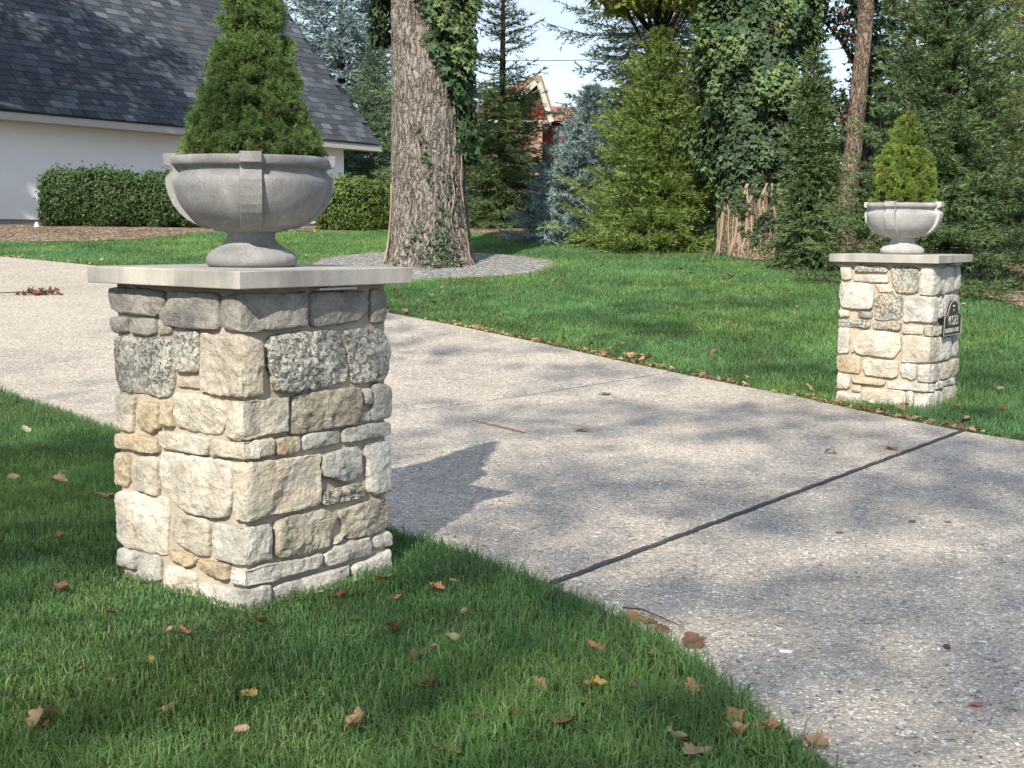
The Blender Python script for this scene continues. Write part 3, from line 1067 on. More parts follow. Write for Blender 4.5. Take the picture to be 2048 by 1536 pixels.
def dwarf_spruce(label, pos, z0, outline, n, per, nl, nw, seed, mat):
    """outline: list of (height, radius)"""
    rg = np.random.default_rng(seed)
    hs, rs = np.array(outline).T
    H = hs[-1]
    root = thing('dwarf_spruce', label, 'shrub', (pos[0], pos[1], z0), 0, 'clipped dwarf spruces in the urns')
    add('trunk', Geo().tube([(0, 0, -0.02), (0.004, 0, H * .5), (0, 0, H * .93)], [0.022, 0.014, 0.004], 8).mesh('trunk'), BARK_D, root)
    # twig tips grow in tufts: tuft centres on a lumpy cone, sprigs fanned round each
    nt = n // 20
    zz = rg.uniform(-.01, H, nt * 8)
    zz = zz[rg.uniform(0, rs.max(), nt * 8) < np.interp(zz, hs, rs) + 0.02][:nt]
    nt = len(zz)
    az = rg.uniform(0, 2 * math.pi, nt)
    uc = np.stack([np.cos(az), np.sin(az)], 1)
    Rc = np.interp(zz, hs, rs)
    lump = 0.020 * vnoise(np.c_[uc * Rc[:, None], zz] * 11 + seed, 1) + 0.009 * rg.normal(size=nt)
    Cc = np.c_[uc * np.maximum(.004, Rc + lump - .045 * rg.uniform(0, 1, nt) ** 2 - .012)[:, None], zz]
    ctone = 1 + .24 * rg.normal(size=nt)
    brown = rg.random(nt) < .03
    per_t = 20
    n = nt * per_t
    dv = unit(np.repeat(np.c_[uc, np.full(nt, .45)], per_t, 0) * 1.05 + rg.normal(0, .62, (n, 3)))
    O = np.repeat(Cc, per_t, 0) + dv * rg.uniform(.002, .030, (n, 1))
    D = unit(dv + rg.normal(0, .22, (n, 3)))
    zz, u, R = np.repeat(zz, per_t), np.repeat(uc, per_t, 0), np.repeat(Rc, per_t)
    tone = np.repeat(ctone, per_t) + .12 * rg.normal(size=n)
    tip = rg.uniform(0, 1, n)
    tint = np.stack([tone * (1 + 0.28 * tip), tone * (1 + 0.14 * tip), tone * 0.9], 1)
    tint[np.repeat(brown, per_t)] *= [1.5, .8, .8]
    V, F, tc = needles(O, D, np.full(n, nl), np.full(n, nw), per, 0.62, rg, np.clip(tint, 0.45, 1.7))
    k = rg.choice(n, n // 3, replace=False)
    O2 = np.c_[u[k] * (R[k] * rg.uniform(.35, .84, len(k)))[:, None], zz[k]]
    V2, F2, tc2 = needles(O2, unit(np.c_[u[k], np.full(len(k), .3)] + rg.normal(0, .6, (len(k), 3))), np.full(len(k), nl * 2.2), np.full(len(k), nw * 3.2), 6, .8, rg, np.clip(tint[k], .45, 1.5))
    add('crown', tri_mesh('crown', np.r_[V, V2], np.r_[F, F2 + len(V)], np.r_[tc, tc2]), mat, root)
    return root


SPRUCE = foliage('dwarf_spruce_needles', (0.114, 0.188, 0.064), 0.22, rough=0.5)
SPRUCE2 = foliage('far_dwarf_spruce_needles', (0.165, 0.240, 0.058), 0.22, rough=0.5)
dwarf_spruce('tall cone shaped dwarf spruce growing in the near urn', (NEAR_P[0] + .012, NEAR_P[1]), NEAR_TOP + 0.335,
             [(0, 0.205), (0.04, 0.226), (0.12, 0.218), (0.19, 0.190), (0.26, 0.160), (0.31, 0.142), (0.38, 0.128), (0.44, 0.120), (0.455, 0.092), (0.475, 0.092), (0.50, 0.116), (0.56, 0.104), (0.62, 0.090), (0.70, 0.07), (0.80, 0.04), (0.90, 0.010)],
             25000, 11, 0.0145, 0.0009, 4, SPRUCE)
dwarf_spruce('small bright green conical dwarf spruce in the far urn', FAR_P, FAR_TOP + 0.335,
             [(0, 0.20), (0.05, 0.216), (0.14, 0.213), (0.25, 0.205), (0.34, 0.180), (0.42, 0.135), (0.50, 0.100), (0.57, 0.080), (0.64, 0.045), (0.69, 0.01)],
             9000, 9, 0.020, 0.0019, 8, SPRUCE2)

# ------------------------------------------------------------------ address plaque on the far pillar
def on_far(u, z, out):
    """point on the right face of the far pillar: u from the front corner"""
    a = math.pi / 4 + FAR_YAW
    lx, ly = -HP + u, -HP - out
    return Vector((FAR_P[0] + lx * math.cos(a) - ly * math.sin(a), FAR_P[1] + lx * math.sin(a) + ly * math.cos(a), z))


PLQ = simple('black_plaque_paint', lin(22, 26, 34), 0.1, 30, 0.35, spec=0.5)
SILVER = simple('raised_silver_trim', lin(178, 176, 168), 0.08, 40, 0.4, spec=0.5, metal=0.3)
outl = [(-.205, 0), (.205, 0), (.205, .125), (.195, .14), (.165, .146), (.14, .152), (.128, .172)]
arc = [(.118 * math.cos(t), .172 + .082 * math.sin(t)) for t in np.linspace(0, math.pi, 17)][1:-1]
outl = outl + [(.122, .18)] + arc + [(-.122, .18), (-.128, .172), (-.14, .152), (-.165, .146), (-.195, .14), (-.205, .125)]
plaque = thing('address_plaque', 'arched black address plaque with silver numbers on the far pillar', 'plaque', on_far(0.402, 0.505, 0.016), math.pi / 4 + FAR_YAW)
plaque.rotation_euler = (math.radians(1.0), 0, math.pi / 4 + FAR_YAW)
bd = add('backing_plate', Geo().prism([(x, 0.0, z) for x, z in outl], (0, -0.012, 0)).mesh('backing_plate'), PLQ, plaque)
bevel(bd, 0.0015, 1)
g = Geo()
oc = np.array(outl)
ins = oc + unit(np.array([0, .11]) - oc) * 0.0085
for i in range(len(oc)):
    j = (i + 1) % len(oc)
    g.prism([(*oc[i][:1], -0.0121, oc[i][1]), (oc[j][0], -0.0121, oc[j][1]), (ins[j][0], -0.0121, ins[j][1]), (ins[i][0], -0.0121, ins[i][1])], (0, -0.003, 0))
add('border', g.mesh('border'), SILVER, plaque)
for k, ch_ in enumerate('11523'):
    fc = bpy.data.curves.new('digit', 'FONT')
    fc.body, fc.size, fc.align_x, fc.extrude = ch_, 0.098, 'CENTER', 0.0015
    fo = bpy.data.objects.new('digit_curve', fc)
    me = bpy.data.meshes.new_from_object(fo)
    me.name = 'digit'
    bpy.data.objects.remove(fo)
    add('digit', me, SILVER, plaque, ((-.088, -.052, 0, .052, .104)[k] - .008, -0.0138, 0.074), (math.pi / 2, 0, 0))
g = Geo()
for x0, n_ in ((-.165, 9), (.055, 5)):
    for k in range(n_):
        x = x0 + k * 0.0215
        g.box(x, x + .0045, -.0142, -.0121, .022, .052)
        if k % 3 != 1:
            g.box(x + .0105, x + .015, -.0142, -.0121, .022, .052)
        if k % 2 == 0:
            g.box(x + .0045, x + .0105, -.0142, -.0121, .0475, .052)
        else:
            g.box(x + .0045, x + .0105, -.0142, -.0121, .034, .0385)
add('street_name', g.mesh('street_name'), SILVER, plaque, kind='stuff')
g = Geo()
for sx in (-1, 1):
    g.tube([(sx * .016, -.0135, .207), (sx * .012, -.0135, .213), (sx * .005, -.0135, .206)], [.003, .0045, .002], 6)
g.tube([(-.012, -.0135, .186), (0, -.0135, .180), (.012, -.0135, .186)], [.002, .004, .002], 6)
g.tube([(0, -.0135, .172), (0, -.0135, .180)], [.002, .003], 6)
add('emblem', g.mesh('emblem'), SILVER, plaque)

# ------------------------------------------------------------------ white house with the slate coloured roof
PAINT = simple('white_wall_paint', lin(232, 234, 230), 0.03, 2.0, 0.75, 0.25, 260, 0.002)
TRIM = simple('cream_trim_paint', lin(176, 175, 164), 0.04, 3.0, 0.6)
BLOCK = simple('foundation_block', lin(150, 146, 136), 0.12, 6.0, 0.95, 0.5, 60, 0.01)
DRIP = simple('dark_drip_edge', lin(28, 28, 32), 0.1, 10, 0.6)


def shingle_mat():
    t = NT('slate_grey_shingle')
    a = t.n('Attribute', _attribute_name='tint').outputs['Color']
    v = t.coords(jitter=True)
    n = t.noise(v, 9, 5, 0.6)
    c = t.mix(1.0, a, t.ramp(n, [(0.3, 0.85), (0.7, 1.15)]), 'MULTIPLY')
    c = t.mix(1.0, c, t.ramp(t.noise(v, 140, 3, 0.7), [(0.3, 0.75), (0.7, 1.25)]), 'MULTIPLY')
    return t.done(c, 0.85, t.bump(t.noise(v, 160, 3, 0.7), 0.4, 0.004), 0.25)


SHINGLE = shingle_mat()
HX, HY = -4.010, 42.0
HROT = math.atan2(0.842744, 0.538315)
EAVE, TANP = 3.824, 1.137
PIT = math.atan(TANP)
house = thing('house', 'low white house with a steep dark slate grey shingle roof', 'house', (HX, HY, 0), HROT)
XL, RUN, OV = -24.0, 6.6, 0.5
XC = -1.243
g = Geo()
g.box(XL, XC, OV, 2 * RUN - OV, 1.42, 3.64)
# gable end above the eave
g.prism([(XC, OV, 3.64), (XC, 2 * RUN - OV, 3.64), (XC, RUN, EAVE + (RUN - .3) * TANP)], (-0.2, 0, 0))
add('wall', g.mesh('wall'), PAINT, house)
add('foundation', Geo().box(XL + .03, XC - .03, OV + .03, 2 * RUN - OV - .03, 0.9, 1.42).mesh('foundation'), BLOCK, house)
g = Geo()
g.box(XL, -0.02, 0.005, 0.05, EAVE - 0.20, EAVE - 0.012)          # fascia board
fas = add('fascia', g.mesh('fascia'), TRIM, house)
add('soffit', Geo().box(XL, -0.03, 0.05, OV - .001, EAVE - 0.195, EAVE - 0.17).mesh('soffit'), TRIM, house)
g = Geo()
for s in (0, 1):
    y0, y1 = (0.0, RUN) if s == 0 else (2 * RUN, RUN)
    z0, z1 = EAVE - 0.03, EAVE - 0.03 + RUN * TANP
    g.prism([(XL, y0, z0), (XL, y1, z1), (XL, y1, z1 - .14), (XL, y0 + (0.12 if s == 0 else -0.12), z0)], (-XL, 0, 0))
roof = add('roof', g.mesh('roof'), DRIP, house)
add('drip_edge', Geo().box(XL, 0.01, -0.018, 0.012, EAVE - 0.028, EAVE + 0.008).mesh('drip_edge'), DRIP, roof)
add('rake_board', Geo().prism([(0, 0.06, EAVE - .2), (0, RUN, EAVE - .2 + (RUN - .06) * TANP), (0, RUN, EAVE - .04 + RUN * TANP), (0, 0.02, EAVE - .02)], (-0.03, 0, 0)).mesh('rake_board'), TRIM, roof)

TAB, EXPO = 0.385, 0.222
tones = [lin(54, 58, 64), lin(60, 65, 71), lin(67, 72, 78), lin(75, 80, 86), lin(84, 89, 95), lin(96, 101, 106), lin(63, 66, 72), lin(70, 73, 78), lin(57, 62, 68), lin(80, 81, 82)]
sh_meshes = []
for c in tones:
    gm = Geo().box(-TAB / 2 + .008, TAB / 2 - .008, 0, EXPO + .06, 0.0, 0.017)
    me = gm.mesh('shingle')
    at = me.color_attributes.new('tint', 'FLOAT_COLOR', 'POINT')
    at.data.foreach_set('color', [x for _ in range(8) for x in (*c, 1)])
    me.materials.append(SHINGLE)
    sh_meshes.append(me)
rs = random.Random(3)
spots = []
rows = int(RUN / math.cos(PIT) / EXPO)
ch, sh_ = math.cos(HROT), math.sin(HROT)
for j in range(rows):
    off = rs.uniform(0, TAB)
    y = j * EXPO * math.cos(PIT)
    x = -TAB / 2 - off * 0.98
    run = 0
    tone = 2
    while x > XL + 0.2:
        jx, jy = rs.uniform(-.006, .006), rs.choice((0, 0, 0, .012, .006))
        if True:
            tone = rs.choices(range(10), (3, 4, 4, 3, 2, 1.2, 3, 2, 4, 1))[0]
        wx, wy = HX + (x + jx) * ch - y * sh_, HY + (x + jx) * sh_ + y * ch
        wz = EAVE + y * TANP
        d = wy
        px = 512 + 1356.9 * wx / d
        py = 231.5 - 1356.9 * (wz - CZ) / d
        spots.append((x + jx, y + jy * math.cos(PIT), wz + jy * math.sin(PIT) + 0.004, tone, d, -6 < px < 1030 and py > -6))
        x -= TAB
seen = sorted([s for s in spots if s[5]], key=lambda s: s[4])[:300]
seen_ids = set(id(s) for s in seen)
for s in seen:
    o = bpy.data.objects.new('shingle', sh_meshes[s[3]])
    COL.objects.link(o)
    o.parent = roof
    o.location = s[:3]
    o.rotation_euler = (PIT - 0.045, 0, 0)
rest = [s for s in spots if id(s) not in seen_ids]
base = np.array([v for v in Geo().box(-TAB / 2 + .008, TAB / 2 - .008, 0, EXPO + .06, 0.0, 0.017).v])
fq = np.array(Geo().box(0, 1, 0, 1, 0, 1).f)
cp, sp_ = math.cos(PIT - .045), math.sin(PIT - .045)
rb = np.stack([base[:, 0], base[:, 1] * cp - base[:, 2] * sp_, base[:, 1] * sp_ + base[:, 2] * cp], 1)
SV = (np.array([s[:3] for s in rest])[:, None, :] + rb[None]).reshape(-1, 3)
SF = (fq[None] + (np.arange(len(rest)) * 8)[:, None, None]).reshape(-1, 4)
ST = np.repeat(np.array([tones[s[3]] for s in rest]), 8, 0)
add('shingle_field', tri_mesh('shingle_field', SV, SF, ST), SHINGLE, roof, kind='stuff')

# ------------------------------------------------------------------ red gabled house far behind the trees
REDS = simple('red_shingle_siding', lin(122, 46, 44), 0.2, 12, 0.8)
REDROOF = simple('terracotta_roof', lin(146, 104, 86), 0.15, 8, 0.9, 0.5, 40, 0.02)
REDWALL = simple('brown_brick_wall', lin(112, 84, 70), .2, 14, .9)
BRICK = simple('tan_brick', lin(150, 120, 100), 0.25, 14, 0.9)
FY = 62.0
h2 = thing('red_house', 'red shingled house with a cream trimmed gable behind the spruces', 'house', (0.62, FY, 0), math.radians(13))
g = Geo()
g.box(-1.6, 0.62, 0, 9, 1.2, 6.2)
add('wall', g.mesh('wall'), REDWALL, h2)
gab = [(-1.75, -.6, 6.15), (1.05, -.6, 6.15), (0.36, -.6, 8.12)]
add('gable', Geo().prism([(-1.6, -.02, 6.2), (1.0, -.02, 6.2), (0.34, -.02, 7.95)], (0, .4, 0)).mesh('gable'), REDS, h2)
for (a, b) in ((gab[0], gab[2]), (gab[2], gab[1])):
    d = Vector(b) - Vector(a)
    up = Vector((-d.z, 0, d.x)).normalized()
    if up.z < 0:
        up = -up
    A, B = Vector(a), Vector(b)
    add('barge_board', Geo().prism([tuple(A - up * .22), tuple(B - up * .22), tuple(B + up * .02), tuple(A + up * .02)], (0, .12, 0)).mesh('barge_board'), TRIM, h2)
    add('roof', Geo().prism([tuple(A + up * .03), tuple(B + up * .03), tuple(B + up * .12), tuple(A + up * .12)], (0, 9.6, 0)).mesh('roof'), REDROOF, h2)
add('beam', Geo().box(-1.5, 0.95, -.3, .0, 6.05, 6.2).mesh('beam'), TRIM, h2)
add('brick_pier', Geo().box(0.05, 0.62, -.25, -.02, 1.2, 6.04).mesh('brick_pier'), BRICK, h2)
for k in range(5):
    add('siding_batten', Geo().box(-1.0 + k * .36, -0.96 + k * .36, -.06, -.021, 6.21, 6.7 + k * .2).mesh('siding_batten'), simple('dark_red_batten', lin(96, 30, 32), .1) if k == 0 else bpy.data.materials['dark_red_batten'], h2)
add('side_wing', Geo().box(0.63, 6.0, 1.5, 9, 1.2, 6.2).mesh('side_wing'), REDS, h2)
add('wing_roof', Geo().prism([(0.63, 0.9, 6.3), (0.63, 5.2, 7.35), (0.63, 9.5, 6.3)], (5.8, 0, 0)).mesh('wing_roof'), REDROOF, h2)
add('wing_soffit', Geo().box(0.63, 6.4, .95, 1.5, 6.2, 6.29).mesh('wing_soffit'), DRIP, h2)

# overhead wire between the far trees
g = Geo()
pts = [(-14 + 4 * i, 52, 7.4 + 0.004 * (i * 4 - 14) ** 2 * 0.6 + 0.055 * i) for i in range(9)]
add('overhead_wire', Geo().tube(pts, [.014] * 9, 5).mesh('overhead_wire'), DRIP, label='thin overhead wire crossing the gap of sky', category='wire')

# ------------------------------------------------------------------ trees
def conifer(name, label, pos, H, R0, seed, mat, cb=0.25, nbr=220, shape=0.8, droop=0.15, rise=0.25, tw=0.55, seg=0.085, wid=0.010, per=4, spread=0.34,
            bark=None, tr=None, step=0.13, group='conifers behind the lawn', sparse_top=None, tone=0.2, lean=(0, 0), wh=0.26):
    rg = np.random.default_rng(seed)
    z0 = float(T(pos[1])) - 0.05
    root = thing(name, label, 'tree', (pos[0], pos[1], z0), 0, group)
    tr = tr or 0.02 + H * 0.016
    ax = lambda h: np.array([lean[0] * h / H, lean[1] * h / H, h])
    bg = Geo().tube([tuple(ax(h)) for h in np.linspace(0, H * .985, 9)], list(np.linspace(tr, 0.006, 9)), 9)
    add('trunk', bg.mesh('trunk', True), bark or BARK_D, root)
    O, D, wood = [], [], Geo()
    ga = math.pi * (3 - math.sqrt(5))
    for i in range(nbr):
        q = (i + rg.uniform(0, 1)) / nbr
        if sparse_top and q > sparse_top and rg.random() < 0.6:
            continue
        nw_ = max(6, int((H - cb) / wh))
        q = q * .3 + .7 * (math.floor(q * nw_) + .5) / nw_ if rg.random() < .8 else q
        h = cb + (H - cb) * q
        L = (R0 * (1 - q) ** shape + 0.05 * R0) * (rg.uniform(0.55, 1.05) if rg.random() < .85 else rg.uniform(1.05, 1.3))
        az = i * ga + rg.normal(0, .25)
        dh = np.array([math.cos(az), math.sin(az), 0.0])
        sd = np.array([-dh[1], dh[0], 0.0])
        m = max(3, int(L / step))
        s = np.linspace(0, 1, m + 1)
        el = rise * (0.2 + q) - droop * (1 - q)
        path = ax(h)[None] + dh[None] * (L * s)[:, None] + np.array([0, 0, 1.0])[None] * (L * (el * s + 0.16 * s ** 3 - 0.10 * s * (1 - q)))[:, None]
        path[1:] += rg.normal(0, 0.012 * L, path[1:].shape) * s[1:, None]
        wood.tube([tuple(p) for p in path[::max(1, m // 4)]] + [tuple(path[-1])], list(np.linspace(.006 + .008 * L, .003, len(path[::max(1, m // 4)]) + 1)), 3, cap=False)
        dr = unit(np.diff(path, axis=0))
        for k in range(m):
            if s[k] < 0.12:
                continue
            O.append(path[k:k + 1]); D.append(dr[k:k + 1])
            tl = tw * L * (1 - 0.75 * s[k]) * rg.uniform(.6, 1.1) + 0.05
            ns = max(1, int(tl / seg))
            for sg in (-1, 1):
                td = unit(dr[k] * 0.75 + sd * sg * rg.uniform(.6, 1.0) + np.array([0, 0, rg.normal(-0.10, .16)]))
                tt = (np.arange(ns) + rg.uniform(0, .6)) * seg
                pp = path[k] + td[None] * tt[:, None]
                pp[:, 2] -= 0.16 * tt ** 2 / max(tl, .1)
                O.append(pp)
                D.append(np.repeat(td[None], ns, 0) + rg.normal(0, .12, (ns, 3)))
            if rg.random() < 0.5:
                O.append(path[k:k + 1]); D.append(unit(dr[k:k + 1] * .5 + np.array([[0, 0, rg.choice((-.7, .8))]])))
    # leader
    hh = np.arange(H * .9, H, seg * .6)
    O.append(np.stack([ax(h) for h in hh])); D.append(np.repeat([[0, 0, 1.0]], len(hh), 0))
    O, D = np.concatenate(O), unit(np.concatenate(D))
    tn = 1 + tone * vnoise(O * 2.2 + seed, 2) + tone * .8 * rg.normal(size=len(O))
    tint = np.stack([tn * rg.uniform(.9, 1.15, len(O)), tn, tn * rg.uniform(.9, 1.1, len(O))], 1)
    V, F, tc = needles(O, D, np.full(len(O), seg * 1.45), np.full(len(O), wid), per, spread, rg, np.clip(tint, .4, 1.8))
    add('crown', tri_mesh('crown', V, F, tc), mat, root)
    add('branches', wood.mesh('branches'), bark or BARK_D, root)
    return root


LEAF2 = np.array([[0, 0, 0], [-.32, .38, .05], [0, 1, 0], [.32, .38, .05]])
LEAF2F = np.array([[0, 2, 1], [0, 3, 2]])
IVYL = np.array([[0, 0, 0], [-.46, -.06, -.04], [-.50, .34, .02], [-.18, .42, .05], [0, .95, -.06], [.18, .42, .05], [.50, .34, .02], [.46, -.06, -.04]])
IVYF = np.array([[0, 2, 1], [0, 3, 2], [0, 4, 3], [0, 5, 4], [0, 6, 5], [0, 7, 6]])


def leaves(O, Nn, size, rg, tint, shape=LEAF2, fc=LEAF2F, hang=0.6):
    """leaf polygons at O, facing about Nn, tips hanging a little"""
    n = len(O)
    Nn = unit(Nn)
    tip = unit(np.c_[rg.normal(0, .6, (n, 2)), rg.normal(-hang, .5, n)])
    tip = unit(tip - Nn * np.sum(tip * Nn, 1, keepdims=True))
    sd = np.cross(tip, Nn)
    sz = (np.broadcast_to(size, (n,)) * rg.uniform(.7, 1.25, n))[:, None, None]
    V = O[:, None] + sz * (shape[None, :, 0:1] * sd[:, None] + shape[None, :, 1:2] * tip[:, None] + shape[None, :, 2:3] * Nn[:, None])
    k = len(shape)
    F = (fc[None] + (np.arange(n) * k)[:, None, None]).reshape(-1, 3)
    return V.reshape(-1, 3), F, np.repeat(tint, k, 0)


def tones_(n, rg, P=None, a=0.2, seed=0, warm=0.1):
    t = 1 + a * rg.normal(size=n) * .7
    if P is not None:
        t = t + a * vnoise(P * 3 + seed, 3)
    return np.clip(np.stack([t * (1 + warm * rg.normal(size=n)), t, t * (1 + .08 * rg.normal(size=n))], 1), .35, 2)


NEEDLE_G = foliage('spruce_green_needles', (0.104, 0.164, 0.062), 0.15)
NEEDLE_Y = foliage('yellow_green_needles', (0.163, 0.240, 0.058), 0.2)
NEEDLE_B = foliage('blue_spruce_needles', (0.205, 0.285, 0.272), 0.12)
NEEDLE_D = foliage('dark_conifer_needles', (0.058, 0.106, 0.050), 0.12)
NEEDLE_P = foliage('pine_needles', (0.182, 0.211, 0.070), 0.2)
NEEDLE_BG = foliage('blue_green_needles', (0.110, 0.174, 0.098), 0.12)
IVY = foliage('ivy_leaves', (0.050, 0.086, 0.038), 0.2, rough=0.55, spec=0.3)
IVY_Y = foliage('sunny_ivy_leaves', (0.130, 0.190, 0.070), 0.25, rough=0.55, spec=0.3)  # paler copy of the ivy colour, sunlight on the clumps put into it
BOX = foliage('boxwood_leaves', (0.062, 0.104, 0.036), 0.25, rough=0.55, spec=0.25)
BOX_Y = foliage('light_boxwood_leaves', (0.105, 0.155, 0.038), 0.25, rough=0.55, spec=0.25)
MAPLE = foliage('maple_leaves', (0.150, 0.185, 0.035), 0.4)
REDLEAF = foliage('red_leaves', (0.165, 0.040, 0.024), 0.35)
OAKLEAF = foliage('oak_leaves', (0.060, 0.085, 0.022), 0.3)

conifer('norway_spruce', 'dark green spruce with an open spire, right of the ivy oak', (-0.25, 29.4), 6.8, 1.36, 21, NEEDLE_G, cb=.1, nbr=640, wid=.009, wh=.17, shape=.8, sparse_top=.42, rise=.5, droop=.28, tw=.5)
conifer('blue_spruce', 'silvery blue spruce between two green conifers', (1.14, 24.75), 2.8, 1.10, 22, NEEDLE_B, cb=.03, nbr=430, shape=.7, wid=.0085, seg=.07, step=.1, per=7, spread=.5, wh=.15, lean=(.28, 0), tw=.5, rise=.55, droop=.12)
conifer('hemlock', 'broad bright yellow green conifer at the edge of the lawn', (2.45, 23.3), 3.65, 1.5, 23, NEEDLE_Y, cb=.04, nbr=440, shape=.72, wid=.0072, seg=.07, tw=.5, rise=.75, droop=.1, per=7, spread=.42)
conifer('dark_fir', 'tall dark fir reaching into the sky behind the yellow green conifer', (3.3, 31.0), 10.5, 2.7, 24, NEEDLE_BG, cb=1.2, nbr=280, shape=.7, seg=.11, wid=.013, rise=.35, droop=.35, step=.17)
conifer('column_spruce', 'narrow columnar spruce with a bare leader beside the leaning trunk', (4.32, 19.95), 3.2, 0.58, 25, NEEDLE_G, cb=.05, nbr=560, wh=.1, shape=.42, wid=.009, seg=.07, tw=.7, rise=.3, droop=.35, sparse_top=.86, per=5)
conifer('norway_spruce', 'large full spruce standing behind the far pillar', (5.62, 17.75), 4.3, 1.5, 26, NEEDLE_G, cb=.05, nbr=430, shape=.6, wid=.0072, seg=.07, rise=.6, droop=.18, tw=.48, per=7, spread=.42)
conifer('blue_spruce', 'tall open blue spruce rising behind the house roof', (-6.25, 50.0), 14.0, 3.2, 27, NEEDLE_B, cb=1.0, nbr=290, shape=.6, seg=.15, wid=.026, step=.22, rise=.2, droop=.25)
conifer('norway_spruce', 'blue green spruce at the far corner of the white house', (-4.65, 46.0), 6.4, 1.6, 28, NEEDLE_BG, cb=.1, nbr=330, shape=.6, seg=.12, wid=.014, step=.16)
conifer('dark_fir', 'dark conifer showing between the oak trunk and the roof', (-5.6, 54.0), 9.0, 2.2, 29, NEEDLE_D, cb=.3, nbr=280, shape=.6, seg=.16, wid=.02, step=.24)
conifer('dark_fir', 'dark fir filling the gap right of the leaning trunk', (8.3, 29.0), 9.5, 2.1, 31, NEEDLE_D, cb=.4, nbr=240, shape=.5, seg=.12, wid=.016, step=.18)
conifer('dark_fir', 'dark fir behind the ivy column', (5.6, 33.5), 9.5, 2.2, 32, NEEDLE_D, cb=.3, nbr=220, shape=.5, seg=.13, wid=.016, step=.2)
conifer('dark_fir', 'dark fir at the right edge behind the large spruce', (10.9, 28.0), 9.0, 2.2, 33, NEEDLE_D, cb=.2, nbr=220, shape=.5, seg=.12, wid=.016, step=.18)
conifer('norway_spruce', 'low dark spruce behind the blue spruce', (1.7, 33.0), 2.4, 1.5, 34, NEEDLE_D, cb=.05, nbr=240, shape=.6, seg=.12, wid=.014, step=.18)
conifer('norway_spruce', 'spruce half hidden by the oak trunk', (-1.9, 30.5), 6.2, 1.35, 35, NEEDLE_G, cb=.05, nbr=300, shape=.6, seg=.1, wid=.012)
conifer('scots_pine', 'yellowish pine at the right edge of the view', (7.6, 19.6), 7.0, 1.7, 36, NEEDLE_P, cb=1.7, nbr=110, shape=.35, seg=.10, wid=.006, per=7, spread=.6, rise=.1, droop=.2, tr=.12)

# ---- oak with ivy
def trunk_mesh(name, path, radii, nth, nz, flare, rid, seed, amp=1.0):
    p = resample(np.array(path, float), nz)
    rr = np.interp(np.linspace(0, 1, nz), np.linspace(0, 1, len(radii)), radii)
    th = np.linspace(0, 2 * math.pi, nth, endpoint=False)
    A, Z = np.meshgrid(th, np.arange(nz))
    R = rr[Z.ravel()]
    C = p[Z.ravel()]
    a = A.ravel()
    h = C[:, 2] - p[0, 2]
    fl = flare * np.exp(-h / 0.28) * (0.55 + 0.45 * np.cos(5 * a + seed) * np.cos(2 * a + 1))
    q = np.stack([np.cos(a) * R * rid, np.sin(a) * R * rid, h * 1.6], 1)
    furrow = 0.5 - np.abs(vnoise(q * [1, 1, 1] + seed, 2))
    plate = vnoise(np.stack([q[:, 0] * 1.7, q[:, 1] * 1.7, h * 7], 1), 6)
    R = R + fl * R + amp * (0.022 * furrow + 0.008 * plate + 0.03 * vnoise(np.stack([np.cos(a) * 1.4, np.sin(a) * 1.4, h * .8], 1), 8))
    V = C + np.stack([np.cos(a) * R, np.sin(a) * R, np.zeros_like(a)], 1)
    z, k = np.meshgrid(np.arange(nz - 1), np.arange(nth), indexing='ij')
    b, c = (z * nth + k).ravel(), (z * nth + (k + 1) % nth).ravel()
    return tri_mesh(name, V, np.stack([b, c, c + nth, b + nth], 1), smooth=True)


oz = float(T(OAK[1])) - 0.06
oak = thing('oak_tree', 'massive oak trunk with ivy climbing its right side in a gravel ring', 'tree', (OAK[0], OAK[1], oz), 0)
OAKP = [(0, 0, 0), (0.0, 0, .5), (-.02, 0, 1.2), (-.06, 0, 2.2), (-.12, 0, 3.6), (-.16, 0, 5.0), (-.1, 0, 7.5)]
OAKR = [.60, .545, .50, .47, .46, .47, .44, .40]
add('trunk', trunk_mesh('trunk', OAKP, OAKR, 260, 150, .30, 20.0, 3.0, 1.35), BARK, oak)
rg = np.random.default_rng(70)
# limbs and crown above the view
lim = Geo()
CO = []
for k in range(9):
    a = k * 2.4 + .3
    e = (3.6 * math.cos(a) * rg.uniform(.7, 1.1), 3.6 * math.sin(a) * rg.uniform(.7, 1.1), rg.uniform(9.5, 13.0))
    lim.tube([(-.1, 0, 7.2), (e[0] * .4, e[1] * .4, 8.6 + rg.uniform(0, 1)), e], [.26, .15, .05], 8)
    CO.append(e)
    CO.append((e[0] * .6, e[1] * .6, e[2] + 1.0))
add('limbs', lim.mesh('limbs', True), BARK, oak)
cl = np.repeat(np.array(CO), 260, 0)
P = cl + rg.normal(0, .85, cl.shape)
V, F, tc = leaves(P, rg.normal(size=P.shape), .16, rg, tones_(len(P), rg, P))
add('crown', tri_mesh('crown', V, F, tc), OAKLEAF, oak)


def ivy_on(points_fn, n, size, mat_, parent, seed, off=(0.02, 0.2), a=.25, name='ivy', hang=.7):
    rg = np.random.default_rng(seed)
    O, N = points_fn(rg, n)
    O = O + N * rg.uniform(off[0], off[1], (len(O), 1))
    Nn = unit(N + np.array([0, 0, .35]) + rg.normal(0, .45, N.shape))
    V, F, tc = leaves(O, Nn, size, rg, tones_(len(O), rg, O, a, seed), IVYL, IVYF, hang)
    return add(name, tri_mesh(name, V, F, tc), mat_, parent)


def oak_axis(h):
    p = np.array(OAKP)
    return np.stack([np.interp(h, p[:, 2], p[:, 0]), np.interp(h, p[:, 2], p[:, 1])], 1), np.interp(h / 7.5, np.linspace(0, 1, len(OAKR)), OAKR)


